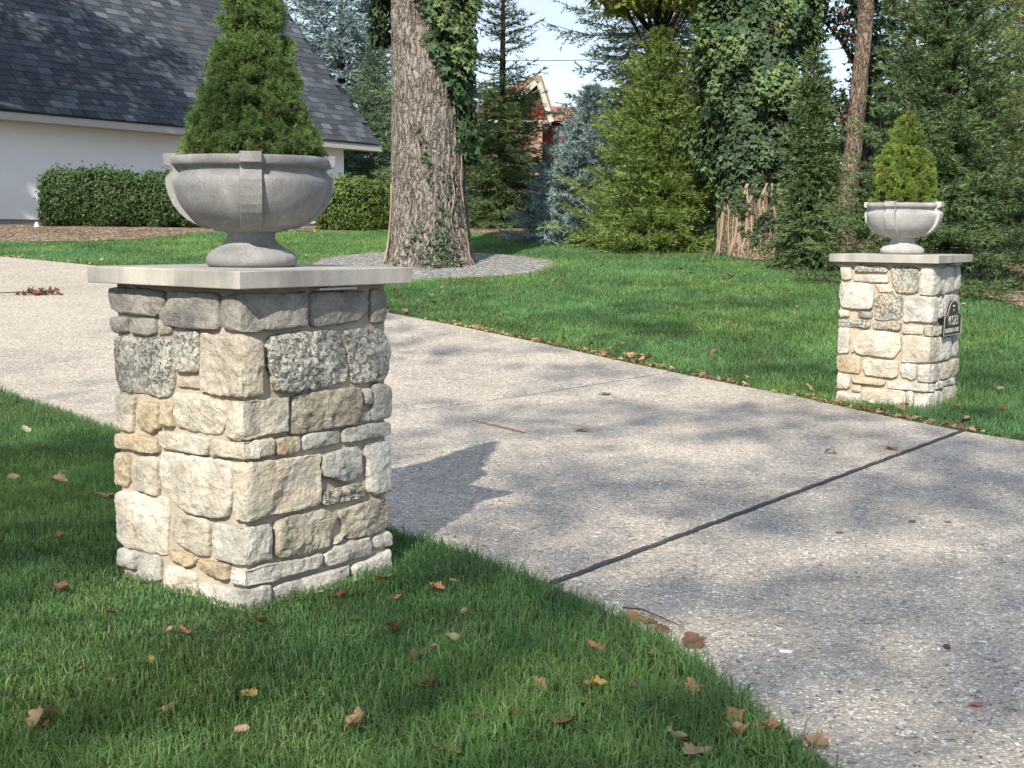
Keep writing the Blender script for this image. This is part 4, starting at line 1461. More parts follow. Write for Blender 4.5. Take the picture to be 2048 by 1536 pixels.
def ivy_main(rg, n):
    h = rg.uniform(1.55, 6.2, n * 4)
    a = rg.uniform(-math.pi, math.pi, n * 4)          # -pi/2 faces the camera
    rel = (a + math.pi / 2 + math.pi) % (2 * math.pi) - math.pi     # 0 = towards camera, + = right
    # left limit of the ivy moves left with height
    lim = np.interp(h, [1.4, 1.9, 2.2, 2.6, 3.0, 3.4, 3.9, 4.4, 5.0, 7.3], [1.25, 1.0, .85, .55, .50, .15, -.28, -.5, -.6, -1.2]) + 0.22 * vnoise(np.c_[h * 4, a * 0, a * 0 + 3.])
    wrap = np.interp(h, [1.5, 2.0, 3.0, 7], [1.7, 2.3, 3.0, 3.1])
    k = (rel > lim) & (rel < wrap)
    k |= (rel < -1.15) & (rel > -2.2) & (h > 3.3)
    h, a = h[k][:n], a[k][:n]
    c, r = oak_axis(h)
    u = np.stack([np.cos(a), np.sin(a), np.zeros_like(a)], 1)
    thick = np.clip((h - 2.2) / 2.0, 0, 1) * (0.10 + .08 * vnoise(np.c_[u[:, :2] * 2.2, h * 2.2], 6))
    return np.c_[c + u[:, :2] * (r + thick)[:, None], h], u


ivy_on(ivy_main, 8000, .12, IVY, oak, 5, (.01, .22))


def ivy_tufts(rg, n):
    cs = [(3.55, .55, .10), (3.35, .85, .12), (3.95, .45, .12), (3.75, 1.25, .12), (4.3, .1, .14), (3.1, .9, .10), (4.1, 1.5, .15)]
    O, N = [], []
    for (h, rel, t) in cs:
        m = n // len(cs)
        hh = h + rg.normal(0, .12, m)
        a = -math.pi / 2 + rel + rg.normal(0, .16, m)
        c, r = oak_axis(hh)
        u = np.stack([np.cos(a), np.sin(a), np.zeros_like(a)], 1)
        O.append(np.c_[c + u[:, :2] * (r + t + .12)[:, None], hh]); N.append(u)
    return np.concatenate(O), np.concatenate(N)


ivy_on(ivy_tufts, 560, .095, IVY_Y, oak, 8, (.03, .16), name='sunlit_tint_ivy')  # tufts in the sunlit copy of the ivy colour


def ivy_low(rg, n):
    O, N = [], []
    strands = [((2.05, -.12), (1.55, .02)), ((1.65, .0), (1.2, .12)), ((1.5, .45), (.7, .40)), ((1.2, .75), (.3, .95)), ((.9, .3), (.15, .35)), ((2.0, 1.15), (.5, 1.25)), ((.6, -.2), (.1, -.75))]
    for (s, e) in strands:
        m = n // len(strands)
        t = rg.uniform(0, 1, m)
        h = s[0] + (e[0] - s[0]) * t
        a = -math.pi / 2 + s[1] + (e[1] - s[1]) * t + rg.normal(0, .07, m)
        c, r = oak_axis(h)
        u = np.stack([np.cos(a), np.sin(a), np.zeros_like(a)], 1)
        O.append(np.c_[c + u[:, :2] * (r * (1 + .2 * np.exp(-h / .28)) + .02)[:, None], h]); N.append(u)
    m = n
    h = np.abs(rg.normal(.22, .2, m)) + .02
    a = -math.pi / 2 + .22 + rg.normal(0, .22, m)
    c, r = oak_axis(h)
    u = np.stack([np.cos(a), np.sin(a), np.zeros_like(a)], 1)
    O.append(np.c_[c + u[:, :2] * (r * (1 + .25 * np.exp(-h / .28)) + .06)[:, None], h]); N.append(u)
    return np.concatenate(O), np.concatenate(N)


ivy_on(ivy_low, 150, .058, IVY, oak, 9, (.0, .09), a=.4, name='low_ivy')
g = Geo()
for (a0, a1, h0, h1, w) in ((-1.35, -1.25, 1.25, .02, .014), (-1.30, -1.38, 1.0, .02, .011), (-.55, -.42, 1.2, .7, .007), (.75, .6, 1.5, .6, .008), (.95, 1.15, .6, .02, .010), (.1, .15, .45, .02, .008), (.4, .5, .5, .02, .008), (1.1, 1.0, 1.9, .9, .008)):
    path = []
    for s in np.linspace(0, 1, 9):
        h = h0 + (h1 - h0) * s
        a = -math.pi / 2 + a0 + (a1 - a0) * s + .05 * math.sin(s * 9 + a0 * 5)
        c, r = oak_axis(np.array([h]))
        rr = r[0] * (1 + .22 * math.exp(-h / .28)) + .03
        path.append((c[0, 0] + rr * math.cos(a), c[0, 1] + rr * math.sin(a), h))
    add('ivy_stem', Geo().tube(path, [w] * 9, 6).mesh('ivy_stem', True), VINE, oak)

# ---- ivy column
IP = (3.88, 22.35)
iz = float(T(IP[1])) - .05
ivt = thing('ivy_tree', 'thick old trunk wrapped in a tall column of glossy ivy', 'tree', (IP[0], IP[1], iz), 0)
add('trunk', trunk_mesh('trunk', [(0, 0, 0), (0, 0, 1.2), (.05, 0, 3), (.1, 0, 8)], [.58, .50, .46, .40, .34], 90, 90, .12, 10, 7.0, .9), BARK_L, ivt)


def ivy_col(rg, n):
    h = 1.02 + rg.uniform(0, 1, n) ** .9 * 6.4
    a = rg.uniform(-math.pi, math.pi, n)
    u = np.stack([np.cos(a), np.sin(a), np.zeros_like(a)], 1)
    lump = .5 + .5 * vnoise(np.c_[u[:, :2] * 1.9, h * 1.55], 6) + .35 * vnoise(np.c_[u[:, :2] * 4, h * 3.4], 7)
    R = .52 + np.clip((h - 1.0) / .8, 0, 1) * (.04 + .55 * np.clip(lump, 0, 1.25))
    return np.c_[u[:, :2] * R[:, None], h], u


ivy_on(ivy_col, 19000, .102, IVY, ivt, 15, (-.12, .05), a=.3)


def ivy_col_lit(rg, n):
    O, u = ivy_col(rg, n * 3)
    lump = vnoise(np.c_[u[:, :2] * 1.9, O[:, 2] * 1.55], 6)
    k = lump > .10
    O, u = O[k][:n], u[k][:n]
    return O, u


ivy_on(ivy_col_lit, 7500, .085, IVY_Y, ivt, 16, (.02, .12), a=.25, name='sunlit_tint_ivy')  # bulging clumps coloured as sunlit, over the darker ivy
def ivy_foot(rg, n):
    h = rg.uniform(0, 1.15, n)
    a = rg.uniform(-math.pi, 0, n)
    u = np.stack([np.cos(a), np.sin(a), np.zeros_like(a)], 1)
    k = vnoise(np.c_[u[:, :2] * 5, h * 5], 3) > np.interp(h, [0, .3, .8, 1.1], [-.1, .25, .2, -.3])
    h, u = h[k], u[k]
    return np.c_[u[:, :2] * .58, h], u


ivy_on(ivy_foot, 1300, .065, IVY, ivt, 17, (.0, .06), a=.4, name='low_ivy')
g = Geo()
rv = random.Random(8)
for k in range(22):
    a0 = -math.pi + 0.2 + k * 0.128 + rv.uniform(-.06, .06)
    path = []
    ph = rv.uniform(0, 6)
    for s in np.linspace(0, 1, 8):
        h = 1.2 * (1 - s)
        a = a0 + .16 * math.sin(3.5 * s + ph) + .06 * math.sin(9 * s + ph)
        rr = .55 + .07 * math.exp(-h / .25) + .012
        path.append((rr * math.cos(a), rr * math.sin(a), h))
    w = rv.uniform(.008, .024)
    add('ivy_stem', Geo().tube(path, [w * .8, w, w, w, w, w, w * 1.1, w * 1.3], 6).mesh('ivy_stem', True), VINE, ivt)

# ---- leaning pine trunk
lz = float(T(23.0)) - .05
lt = thing('leaning_pine', 'tall bare reddish trunk leaning slightly right beside the ivy column', 'tree', (5.58, 23.0, lz), 0)
LP = [(0, 0, 0), (.02, 0, .8), (.10, 0, 1.8), (.16, 0, 2.8), (.24, 0, 4.3), (.35, 0, 7.5)]
add('trunk', trunk_mesh('trunk', LP, [.19, .15, .135, .13, .125, .115, .10], 48, 120, .2, 12, 1.0, .45), bark_mat('pine_bark', lin(76, 66, 58), lin(124, 110, 97), lin(152, 137, 121), .3), lt)
g = Geo()
rg = np.random.default_rng(44)
O, D = [], []
for k in range(16):
    a = k * 2.39
    h = 4.6 + k * .2
    L = 1.5
    c = np.array([np.interp(h, [p[2] for p in LP], [p[0] for p in LP]), 0, h])
    path = [c + np.array([math.cos(a) * L * s, math.sin(a) * L * s, .25 * s - .75 * s * s]) for s in np.linspace(0, 1, 7)]
    g.tube([tuple(p) for p in path], list(np.linspace(.03, .008, 7)), 5)
    for p in path[2:]:
        m = 26
        O.append(p + rg.normal(0, .13, (m, 3)) - np.array([0, 0, .15]))
        D.append(unit(rg.normal(0, .6, (m, 3)) + [math.cos(a) * .6, math.sin(a) * .6, -.9]))
add('branches', g.mesh('branches'), BARK_D, lt)
# one long bough hanging down into view
bp = np.array([[.25, -.2, 4.9], [.42, -.35, 4.75], [.50, -.4, 4.5], [.54, -.42, 4.2], [.56, -.43, 3.95]])
add('hanging_bough', Geo().tube([tuple(p) for p in bp], [.016, .012, .009, .006, .003], 5).mesh('hanging_bough'), TWIG, lt)
for s in np.linspace(0, 1, 46):
    p = np.array([np.interp(s, np.linspace(0, 1, 5), bp[:, i]) for i in range(3)])
    O.append(p + rg.normal(0, .06, (7, 3))); D.append(unit(rg.normal(0, .6, (7, 3)) + [0, 0, -.8]))
O, D = np.concatenate(O), np.concatenate(D)
V, F, tc = needles(O, D, np.full(len(O), .15), np.full(len(O), .007), 6, .35, rg, tones_(len(O), rg, O))
add('crown', tri_mesh('crown', V, F, tc), NEEDLE_G, lt)

# ---- broadleaf masses
def leafy_tree(name, label, pos, clumps, n, size, spread, mat_, seed, trunk=None, extra=None, group='broadleaf trees behind the lawn', shape=LEAF2, fc=LEAF2F):
    rg = np.random.default_rng(seed)
    z0 = float(T(pos[1])) - .05
    root = thing(name, label, 'tree', (pos[0], pos[1], z0), 0, group)
    C = np.array(clumps, float)
    g = Geo()
    top = C[:, 2].max()
    tr = trunk or .14
    g.tube([(0, 0, 0), (.03, 0, top * .4), (0, .05, top * .85)], [tr, tr * .75, tr * .25], 10)
    add('trunk', g.mesh('trunk', True), BARK_D, root)
    g = Geo()
    for c in C:
        h = max(.4, min(top * .8, c[2] * .72))
        g.tube([(0.02, .02, h), (c[0] * .5, c[1] * .5, (h + c[2]) * .5 + .1), tuple(c)], [tr * .35, tr * .22, .012], 5)
    add('branches', g.mesh('branches'), BARK_D, root)
    O = np.repeat(C, n, 0)
    d = unit(rg.normal(size=O.shape)) * (rg.uniform(0, 1, (len(O), 1)) ** .45)
    O = O + d * np.array(spread)
    V, F, tc = leaves(O, d + [0, 0, .5] + rg.normal(0, .5, O.shape), size, rg, tones_(len(O), rg, O, .25, seed), shape, fc)
    add('crown', tri_mesh('crown', V, F, tc), mat_, root)
    if extra:
        m2, cl2, n2, s2 = extra
        C2 = np.repeat(np.array(cl2, float), n2, 0)
        O = C2 + rg.normal(0, .17, C2.shape)
        V, F, tc = leaves(O, rg.normal(size=O.shape), s2, rg, tones_(len(O), rg))
        add('red_foliage', tri_mesh('red_foliage', V, F, tc), m2, root)
    return root


rr_ = random.Random(21)
cl = [(rr_.uniform(-1.0, 1.0), rr_.uniform(-.6, .6), 1.0 + i * .33 + rr_.uniform(-.2, .2)) for i in range(21)]
leafy_tree('ivy_clad_tree', 'dark ivy clad tree with red creeper leaves behind the leaning trunk', (6.5, 25.8), cl, 330, .11, (.62, .55, .5), IVY, 51, .2,
           (REDLEAF, [(-.55, -.9, 3.9), (-.35, -.9, 3.2), (-.6, -.8, 2.3), (-.2, -.9, 4.6), (.6, -.9, 4.2), (.1, -.9, 2.0), (-.7, -.7, 1.2)], 26, .12))
cl = [(rr_.uniform(-1.5, .9), rr_.uniform(-1.4, .2), 4.25 + rr_.uniform(0, 1.0)) for i in range(16)] + [(rr_.uniform(-1.9, 1.2), rr_.uniform(-1, .6), 5.2 + rr_.uniform(0, 2.4)) for i in range(14)]
leafy_tree('maple_tree', 'maple with yellow green leaves reaching in at the top edge', (2.7, 26.5), cl, 130, .16, (.5, .5, .25), MAPLE, 52, .11)
cl = [(rr_.uniform(-.5, .5), rr_.uniform(-.5, .5), 4.5 + rr_.uniform(0, 1.6)) for i in range(9)]
leafy_tree('copper_tree', 'small tree with rust red foliage at the top edge beside the ivy column', (3.72, 25.2), cl, 70, .10, (.42, .4, .3), REDLEAF, 53, .07)
cl = [(rr_.uniform(-1.5, 1.5), rr_.uniform(-1, 1), 3.4 + rr_.uniform(0, 3.2)) for i in range(20)]
leafy_tree('yellowing_tree', 'thin tree with yellowing leaves at the upper right edge', (9.3, 24.5), cl, 60, .13, (.6, .6, .45), MAPLE, 54, .12)
cl = [(rr_.uniform(-.9, .9), rr_.uniform(-.6, .6), .5 + rr_.uniform(0, 2.0)) for i in range(14)]
leafy_tree('red_shrub', 'dull red leaved shrub deep in the shade at the right edge', (8.4, 22.6), cl, 60, .09, (.4, .4, .3), REDLEAF, 55, .05)

# a far wood closing the view
rg = np.random.default_rng(77)
n = 9000
xs = rg.uniform(-40, 60, n)
top = 4.6 + 1.6 * vnoise(np.c_[xs * .16, xs * 0, xs * 0], 3) + .8 * vnoise(np.c_[xs * .6, xs * 0, xs * 0], 4)
O = np.c_[xs, 84 + rg.uniform(-3, 3, n), 1.1 + np.maximum(1, top) * rg.uniform(0, 1, n) ** .8]
V, F, tc = leaves(O, rg.normal(size=O.shape) + [0, -1, .5], .95, rg, tones_(n, rg, O * .2, .3))
add('far_wood', tri_mesh('far_wood', V, F, tc), NEEDLE_D, kind='stuff', label='distant dark green wood closing the gaps between trees', category='wood')

# ------------------------------------------------------------------ clipped boxwood hedges by the house
def boxwood(label, x0, x1, yc, dep, h, n, mat_, seed):
    rg = np.random.default_rng(seed)
    cx = (x0 + x1) / 2
    z0 = float(T(yc))
    root = thing('boxwood', label, 'hedge', (cx, yc, z0), 0, 'clipped boxwoods along the house')
    w = x1 - x0
    n = int(n * 1.7)
    P = rg.uniform(-1, 1, (n * 2, 3))
    m = np.max(np.abs(P), 1)
    P = P[m > rg.uniform(.35, 1, n * 2)][:n]
    sgn = np.abs(P) ** 6
    P = P / (sgn.sum(1, keepdims=True) ** (1 / 6) + 1e-6) * np.max(np.abs(P), 1, keepdims=True)
    nz = .18 * vnoise(P * [w * 2.2, dep * 2.2, h * 2.2] + seed, 2) + .10 * vnoise(P * [w * 6, dep * 6, h * 6] + seed, 3)
    O = P * (1 + nz[:, None]) * [w / 2, dep / 2, h / 2] + [0, 0, h / 2]
    sh = (rg.random(len(O)) < .22) & (vnoise(np.c_[O[:, :2] * 9, O[:, :1] * 0], 4) > .1)
    O[sh, 2] += np.where(O[sh, 2] > h * .8, rg.uniform(0, .16, sh.sum()), 0)
    O[:, 2] = np.maximum(O[:, 2], .03)
    V, F, tc = leaves(O, P + rg.normal(0, .6, P.shape), .066, rg, tones_(len(O), rg, O, .28, seed), hang=-.2)
    add('foliage', tri_mesh('foliage', V, F, tc), mat_, root)
    g = Geo()
    for k in range(7):
        x = -w * .4 + w * .8 * k / 6
        g.tube([(x, 0, 0), (x + rg.normal(0, .1), rg.normal(0, .1), h * .7)], [.02, .008], 5)
    add('stems', g.mesh('stems'), BARK_D, root)


boxwood('leftmost dark boxwood against the white wall', -9.72, -8.75, 28.3, 1.0, 1.12, 6500, BOX, 1)
boxwood('second dark boxwood from the left against the white wall', -8.80, -7.80, 28.2, 1.0, 1.13, 6500, BOX, 2)
boxwood('dark boxwood just left of the near urn', -7.85, -6.8, 28.2, 1.0, 1.06, 6500, BOX, 3)
boxwood('dark boxwood hidden mostly by the near urn', -6.8, -5.7, 28.2, 1.0, 1.05, 5000, BOX, 4)
boxwood('lighter green boxwood between the near urn and the oak', -4.0, -2.55, 27.7, 1.1, 0.98, 8500, BOX_Y, 5)

# two small white garden uplights
for lab, x, y in (('small white garden uplight in the mulch before the left boxwood', -9.42, 27.0), ('small white garden uplight beside the light green boxwood', -2.42, 27.1)):
    z = float(T(y)) + .015
    r = thing('garden_light', lab, 'lamp', (x, y, z), 0, 'garden uplights')
    add('stake', Geo().tube([(0, 0, -.02), (0, 0, .04)], [.02, .02], 8).mesh('stake'), TRIM, r)
    add('shade', Geo().tube([(0, 0, .035), (0, 0, .08), (0, 0, .13)], [.05, .04, .018], 12).mesh('shade'), PAINT, r)

# ------------------------------------------------------------------ grass
def blades(P, h, w, lean, rg, tint, seg2=True):
    """curved blades: five vertices each, or one triangle for far ones"""
    n = len(P)
    a = rg.uniform(0, 2 * math.pi, n)
    d = np.stack([np.cos(a), np.sin(a), np.zeros(n)], 1)
    s = np.stack([-d[:, 1], d[:, 0], np.zeros(n)], 1)
    tw = rg.normal(0, .9, n)
    s = s * np.cos(tw)[:, None] + d * np.sin(tw)[:, None]
    h, w, lean = h[:, None], w[:, None], lean[:, None]
    up = np.array([[0, 0, 1.0]])
    z = np.c_[np.zeros((n, 2)), T(P[:, 1])]
    B = np.c_[P, np.zeros(n)] + z
    if seg2:
        M = B + up * h * .58 + d * h * lean * .28
        E = B + up * h * (1 - .35 * lean) + d * h * lean
        V = np.stack([B - s * w, B + s * w, M - s * w * .85, M + s * w * .85, E], 1).reshape(-1, 3)
        f = np.array([[0, 1, 3], [0, 3, 2], [2, 3, 4]])
        F = (f[None] + (np.arange(n) * 5)[:, None, None]).reshape(-1, 3)
        return V, F, np.repeat(tint, 5, 0)
    E = B + up * h * (1 - .3 * lean) + d * h * lean
    V = np.stack([B - s * w, B + s * w, E], 1).reshape(-1, 3)
    return V, np.arange(len(V)).reshape(-1, 3), np.repeat(tint, 3, 0)


def grass_tint(P, rg, straw=.05):
    n = len(P)
    q = np.c_[P, np.zeros(n)]
    t = 1 + .26 * fbm(q * 1.4, 3) + .25 * rg.normal(size=n)
    y = .5 + .5 * fbm(q * .9 + 9, 7)
    c = np.stack([t * (.80 + .40 * y), t * (.92 + .14 * y), t * (.95 - .2 * y)], 1)
    st = rg.random(n) < straw * (1 + 1.5 * (vnoise(q * 2.2, 11) > .35))
    c[st] = np.array([2.5, 1.55, 1.7]) * rg.uniform(.6, 1.1, (st.sum(), 1))
    return np.clip(c, .25, 3)


def in_pillar(P, pos, yaw, r):
    a = math.pi / 4 + yaw
    d = P - np.array(pos)
    lx, ly = d[:, 0] * math.cos(a) + d[:, 1] * math.sin(a), -d[:, 0] * math.sin(a) + d[:, 1] * math.cos(a)
    return (np.abs(lx) < r) & (np.abs(ly) < r)


DRIVE = DR_NEAR + DR_FAR[::-1]
rg = np.random.default_rng(101)
# near lawn: left of the drive
NEAR_POLY = [(-2.9, 1.9), (-3.2, 4.0), (-4.4, 8.2), (-6.6, 12.8)] + [p for p in DR_NEAR[::-1] if p[1] < 12.8 and p[1] > 1.6] + [(1.0, 1.6)]
NP = np.array(NEAR_POLY)


def scatter(poly, dens, rg):
    p = np.array(poly)
    lo, hi = p.min(0), p.max(0)
    n = int(np.prod(hi - lo) * dens)
    P = rg.uniform(lo, hi, (n, 2))
    return P[inside(P, poly)]


P = scatter(NEAR_POLY, 13800, rg)
# keep the full density where the view is close, thin it outside the frame and farther off
edge = np.abs(P[:, 0]) / np.maximum(P[:, 1], .1)
pr = np.where((edge < .45) & (P[:, 1] > 2.7), np.interp(P[:, 1], [2.7, 5, 9], [1, .8, .45]), .16)
P = P[(rg.random(len(P)) < pr) & ~in_pillar(P, NEAR_P, NEAR_YAW, HP - .012)]
q = np.c_[P, np.zeros(len(P))]
hm = .050 + .016 * fbm(q * 2.1, 5) + .012 * vnoise(q * 7, 6)
npil = in_pillar(P, NEAR_P, NEAR_YAW, HP + .05)
dp = np.hypot(P[:, 0] - NEAR_P[0] + .12, P[:, 1] - NEAR_P[1] + .25)
hm = hm * np.interp(dp, [.35, .6, 1.15], [.36, .5, 1.0])
de = seg_dist(P, DR_NEAR)
hm = hm + .012 * (de < .08)
h = np.maximum(.018, hm * rg.uniform(.5, 1.45, len(P)))
tall = rg.random(len(P)) < .012 + .05 * npil
h[tall] *= 1.7
V, F, tc = blades(P, h, rg.uniform(.0011, .0024, len(P)), np.clip(rg.normal(.62, .32, len(P)), .05, 1.35), rg, grass_tint(P, rg, .07))
add('near_lawn_grass', tri_mesh('near_lawn_grass', V, F, tc), GRASS, kind='stuff', label='short green grass of the lawn around the near pillar', category='grass')

# far lawn: beyond the drive up to the mulch beds
FAR_POLY = [(11, 1.5)] + DR_FAR[1:] + [(-19, 24)] + BED_L + BED_R + [(12, 10)]
Q = scatter(FAR_POLY, 3300, rg)
edge = np.abs(Q[:, 0]) / np.maximum(Q[:, 1], .1)
pr = np.where(edge < np.where(Q[:, 1] < 13, .62, .46), np.interp(Q[:, 1], [7, 10, 15, 22, 28], [1, 1, .72, .55, .45]), .10)
Q = Q[(rg.random(len(Q)) < pr) & ~inside(Q, RING) & ~in_pillar(Q, FAR_P, FAR_YAW, HP - .012)]
q = np.c_[Q, np.zeros(len(Q))]
h = np.maximum(.02, (.046 + .007 * fbm(q * 1.6, 5)) * rg.uniform(.55, 1.35, len(Q)))
h = h + .02 * in_pillar(Q, FAR_P, FAR_YAW, HP + .05) * rg.random(len(Q))
wv = np.interp(Q[:, 1], [7, 12, 20, 28], [.0020, .0031, .0052, .0075])
V, F, tc = blades(Q, h, wv * rg.uniform(.8, 1.3, len(Q)), np.clip(rg.normal(.5, .3, len(Q)), .02, 1.2), rg, grass_tint(Q, rg, .03) * 1.3, False)
add('far_lawn_grass', tri_mesh('far_lawn_grass', V, F, tc), GRASS, kind='stuff', label='mown green lawn sweeping up to the trees beyond the driveway', category='grass')
# dry grass round the gravel ring
RGm = foliage('dry_grass', (0.22, 0.17, 0.07), .3)
t = rg.uniform(0, 2 * math.pi, 2600)
rr = 1.72 + rg.normal(0, .06, 2600)
P = np.stack([OAK[0] + rr * 1.04 * np.cos(t), OAK[1] + rr * 1.2 * np.sin(t)], 1)
V, F, tc = blades(P, rg.uniform(.02, .06, 2600), np.full(2600, .006), rg.uniform(.2, 1.3, 2600), rg, tones_(2600, rg), False)
add('dry_grass_fringe', tri_mesh('dry_grass_fringe', V, F, tc), RGm, kind='stuff', label='straw coloured dry grass fringe round the gravel ring', category='grass')

# ------------------------------------------------------------------ fallen leaves
LMAT = {}
for nm, c in dict(tan=lin(166, 136, 104), orange=lin(160, 118, 80), brown=lin(112, 82, 62), rust=lin(122, 78, 56), yellow=lin(172, 142, 72), pale=lin(164, 160, 124), green=lin(112, 120, 58), pink=lin(196, 122, 112)).items():
    t = NT('leaf_' + nm)
    v = t.coords(jitter=True)
    n_ = t.noise(v, 30, 5, .6)
    cc = t.mix(1.0, c, t.ramp(n_, [(.3, .62), (.6, 1.05), (.75, 1.2)]), 'MULTIPLY')
    p = t.n('BsdfPrincipled', **{'Base__Color': cc, 'Roughness': .6, 'Specular__IOR__Level': .3, 'Normal': t.bump(t.noise(v, 90, 4), .5, .002)})
    tr_ = t.n('BsdfTranslucent', Color=cc)
    mx = t.n('MixShader', Fac=.18, i1=p.outputs[0], i2=tr_.outputs[0])
    t.t.links.new(mx.outputs[0], t.out.inputs[0])
    LMAT[nm] = t.m


def oak_leaf(seed, curl, fold, lobes=5, plain=False):
    """lobed leaf, unit length 1 along +y, curled and folded about the midrib, with a stalk"""
    rv = random.Random(seed)
    half = []
    n = 24
    for i in range(n + 1):
        s = i / n
        env = math.sin(math.pi * min(1, s ** .8)) ** .75 * .36 + .012
        if not plain:
            env *= .62 + .5 * abs(math.sin(math.pi * lobes * s * .92 + .3)) ** .8
        half.append((env * rv.uniform(.93, 1.07), s))
    V, F = [], []
    rows = 3
    for i, (w, s) in enumerate(half):
        for k in range(-rows, rows + 1):
            x = w * k / rows
            # bend round the midrib and along the length
            a = fold * abs(x) * (1 if k else 0)
            zc = abs(x) * math.sin(fold * (1 + .3 * math.sin(5 * s + seed))) + .05 * math.sin(9 * s + seed + 2 * x)
            xx = x * math.cos(fold * .8)
            ang = curl * (s - .5)
            yy = math.sin(ang) / curl if abs(curl) > 1e-3 else s - .5
            zz = (1 - math.cos(ang)) / curl if abs(curl) > 1e-3 else 0
            V.append((xx + .05 * math.sin(3 * s + seed), yy - zc * math.sin(ang), zz + zc * math.cos(ang)))
    c = 2 * rows + 1
    for i in range(n):
        for k in range(c - 1):
            F.append((i * c + k, i * c + k + 1, (i + 1) * c + k + 1, (i + 1) * c + k))
    b = len(V)
    y0 = V[rows]
    for (dx, dy, dz) in ((-.012, 0, 0), (.012, 0, 0), (.012, -.25, .03), (-.008, -.25, .03)):
        V.append((y0[0] + dx, y0[1] + dy, y0[2] + dz))
    F.append((b, b + 1, b + 2, b + 3))
    V = np.array(V)
    V[:, 2] -= V[:, 2].min()
    me = bpy.data.meshes.new('fallen_leaf')
    me.from_pydata(V.tolist(), [], F)
    me.polygons.foreach_set('use_smooth', [True] * len(me.polygons))
    me.materials.append(LMAT['tan'])
    return me


LM = [oak_leaf(1, .9, .35), oak_leaf(2, 2.2, .7), oak_leaf(3, -1.4, .5), oak_leaf(4, 1.5, 1.0, 4), oak_leaf(5, .5, .25, 5), oak_leaf(6, 2.8, .9, 4), oak_leaf(7, 1.1, .55, 1, True), oak_leaf(8, .3, .2, 1, True)]


def leaf(x, y, mesh, col, size, rot, label, group, lift=.040, tilt=None, name='fallen_leaf'):
    rv = random.Random(int(x * 1000) * 7 + int(y * 1000))
    o = add(name, LM[mesh], None, loc=(x, y, float(T(y)) + lift), rot=((tilt[0] if tilt else rv.uniform(-.4, .4)), (tilt[1] if tilt else rv.uniform(-.4, .4)), rot))
    size *= .68
    o.scale = (size, size, size)
    o.material_slots[0].link = 'OBJECT'
    o.material_slots[0].material = LMAT[col]
    tag(o, label, 'leaf', group)
    return o


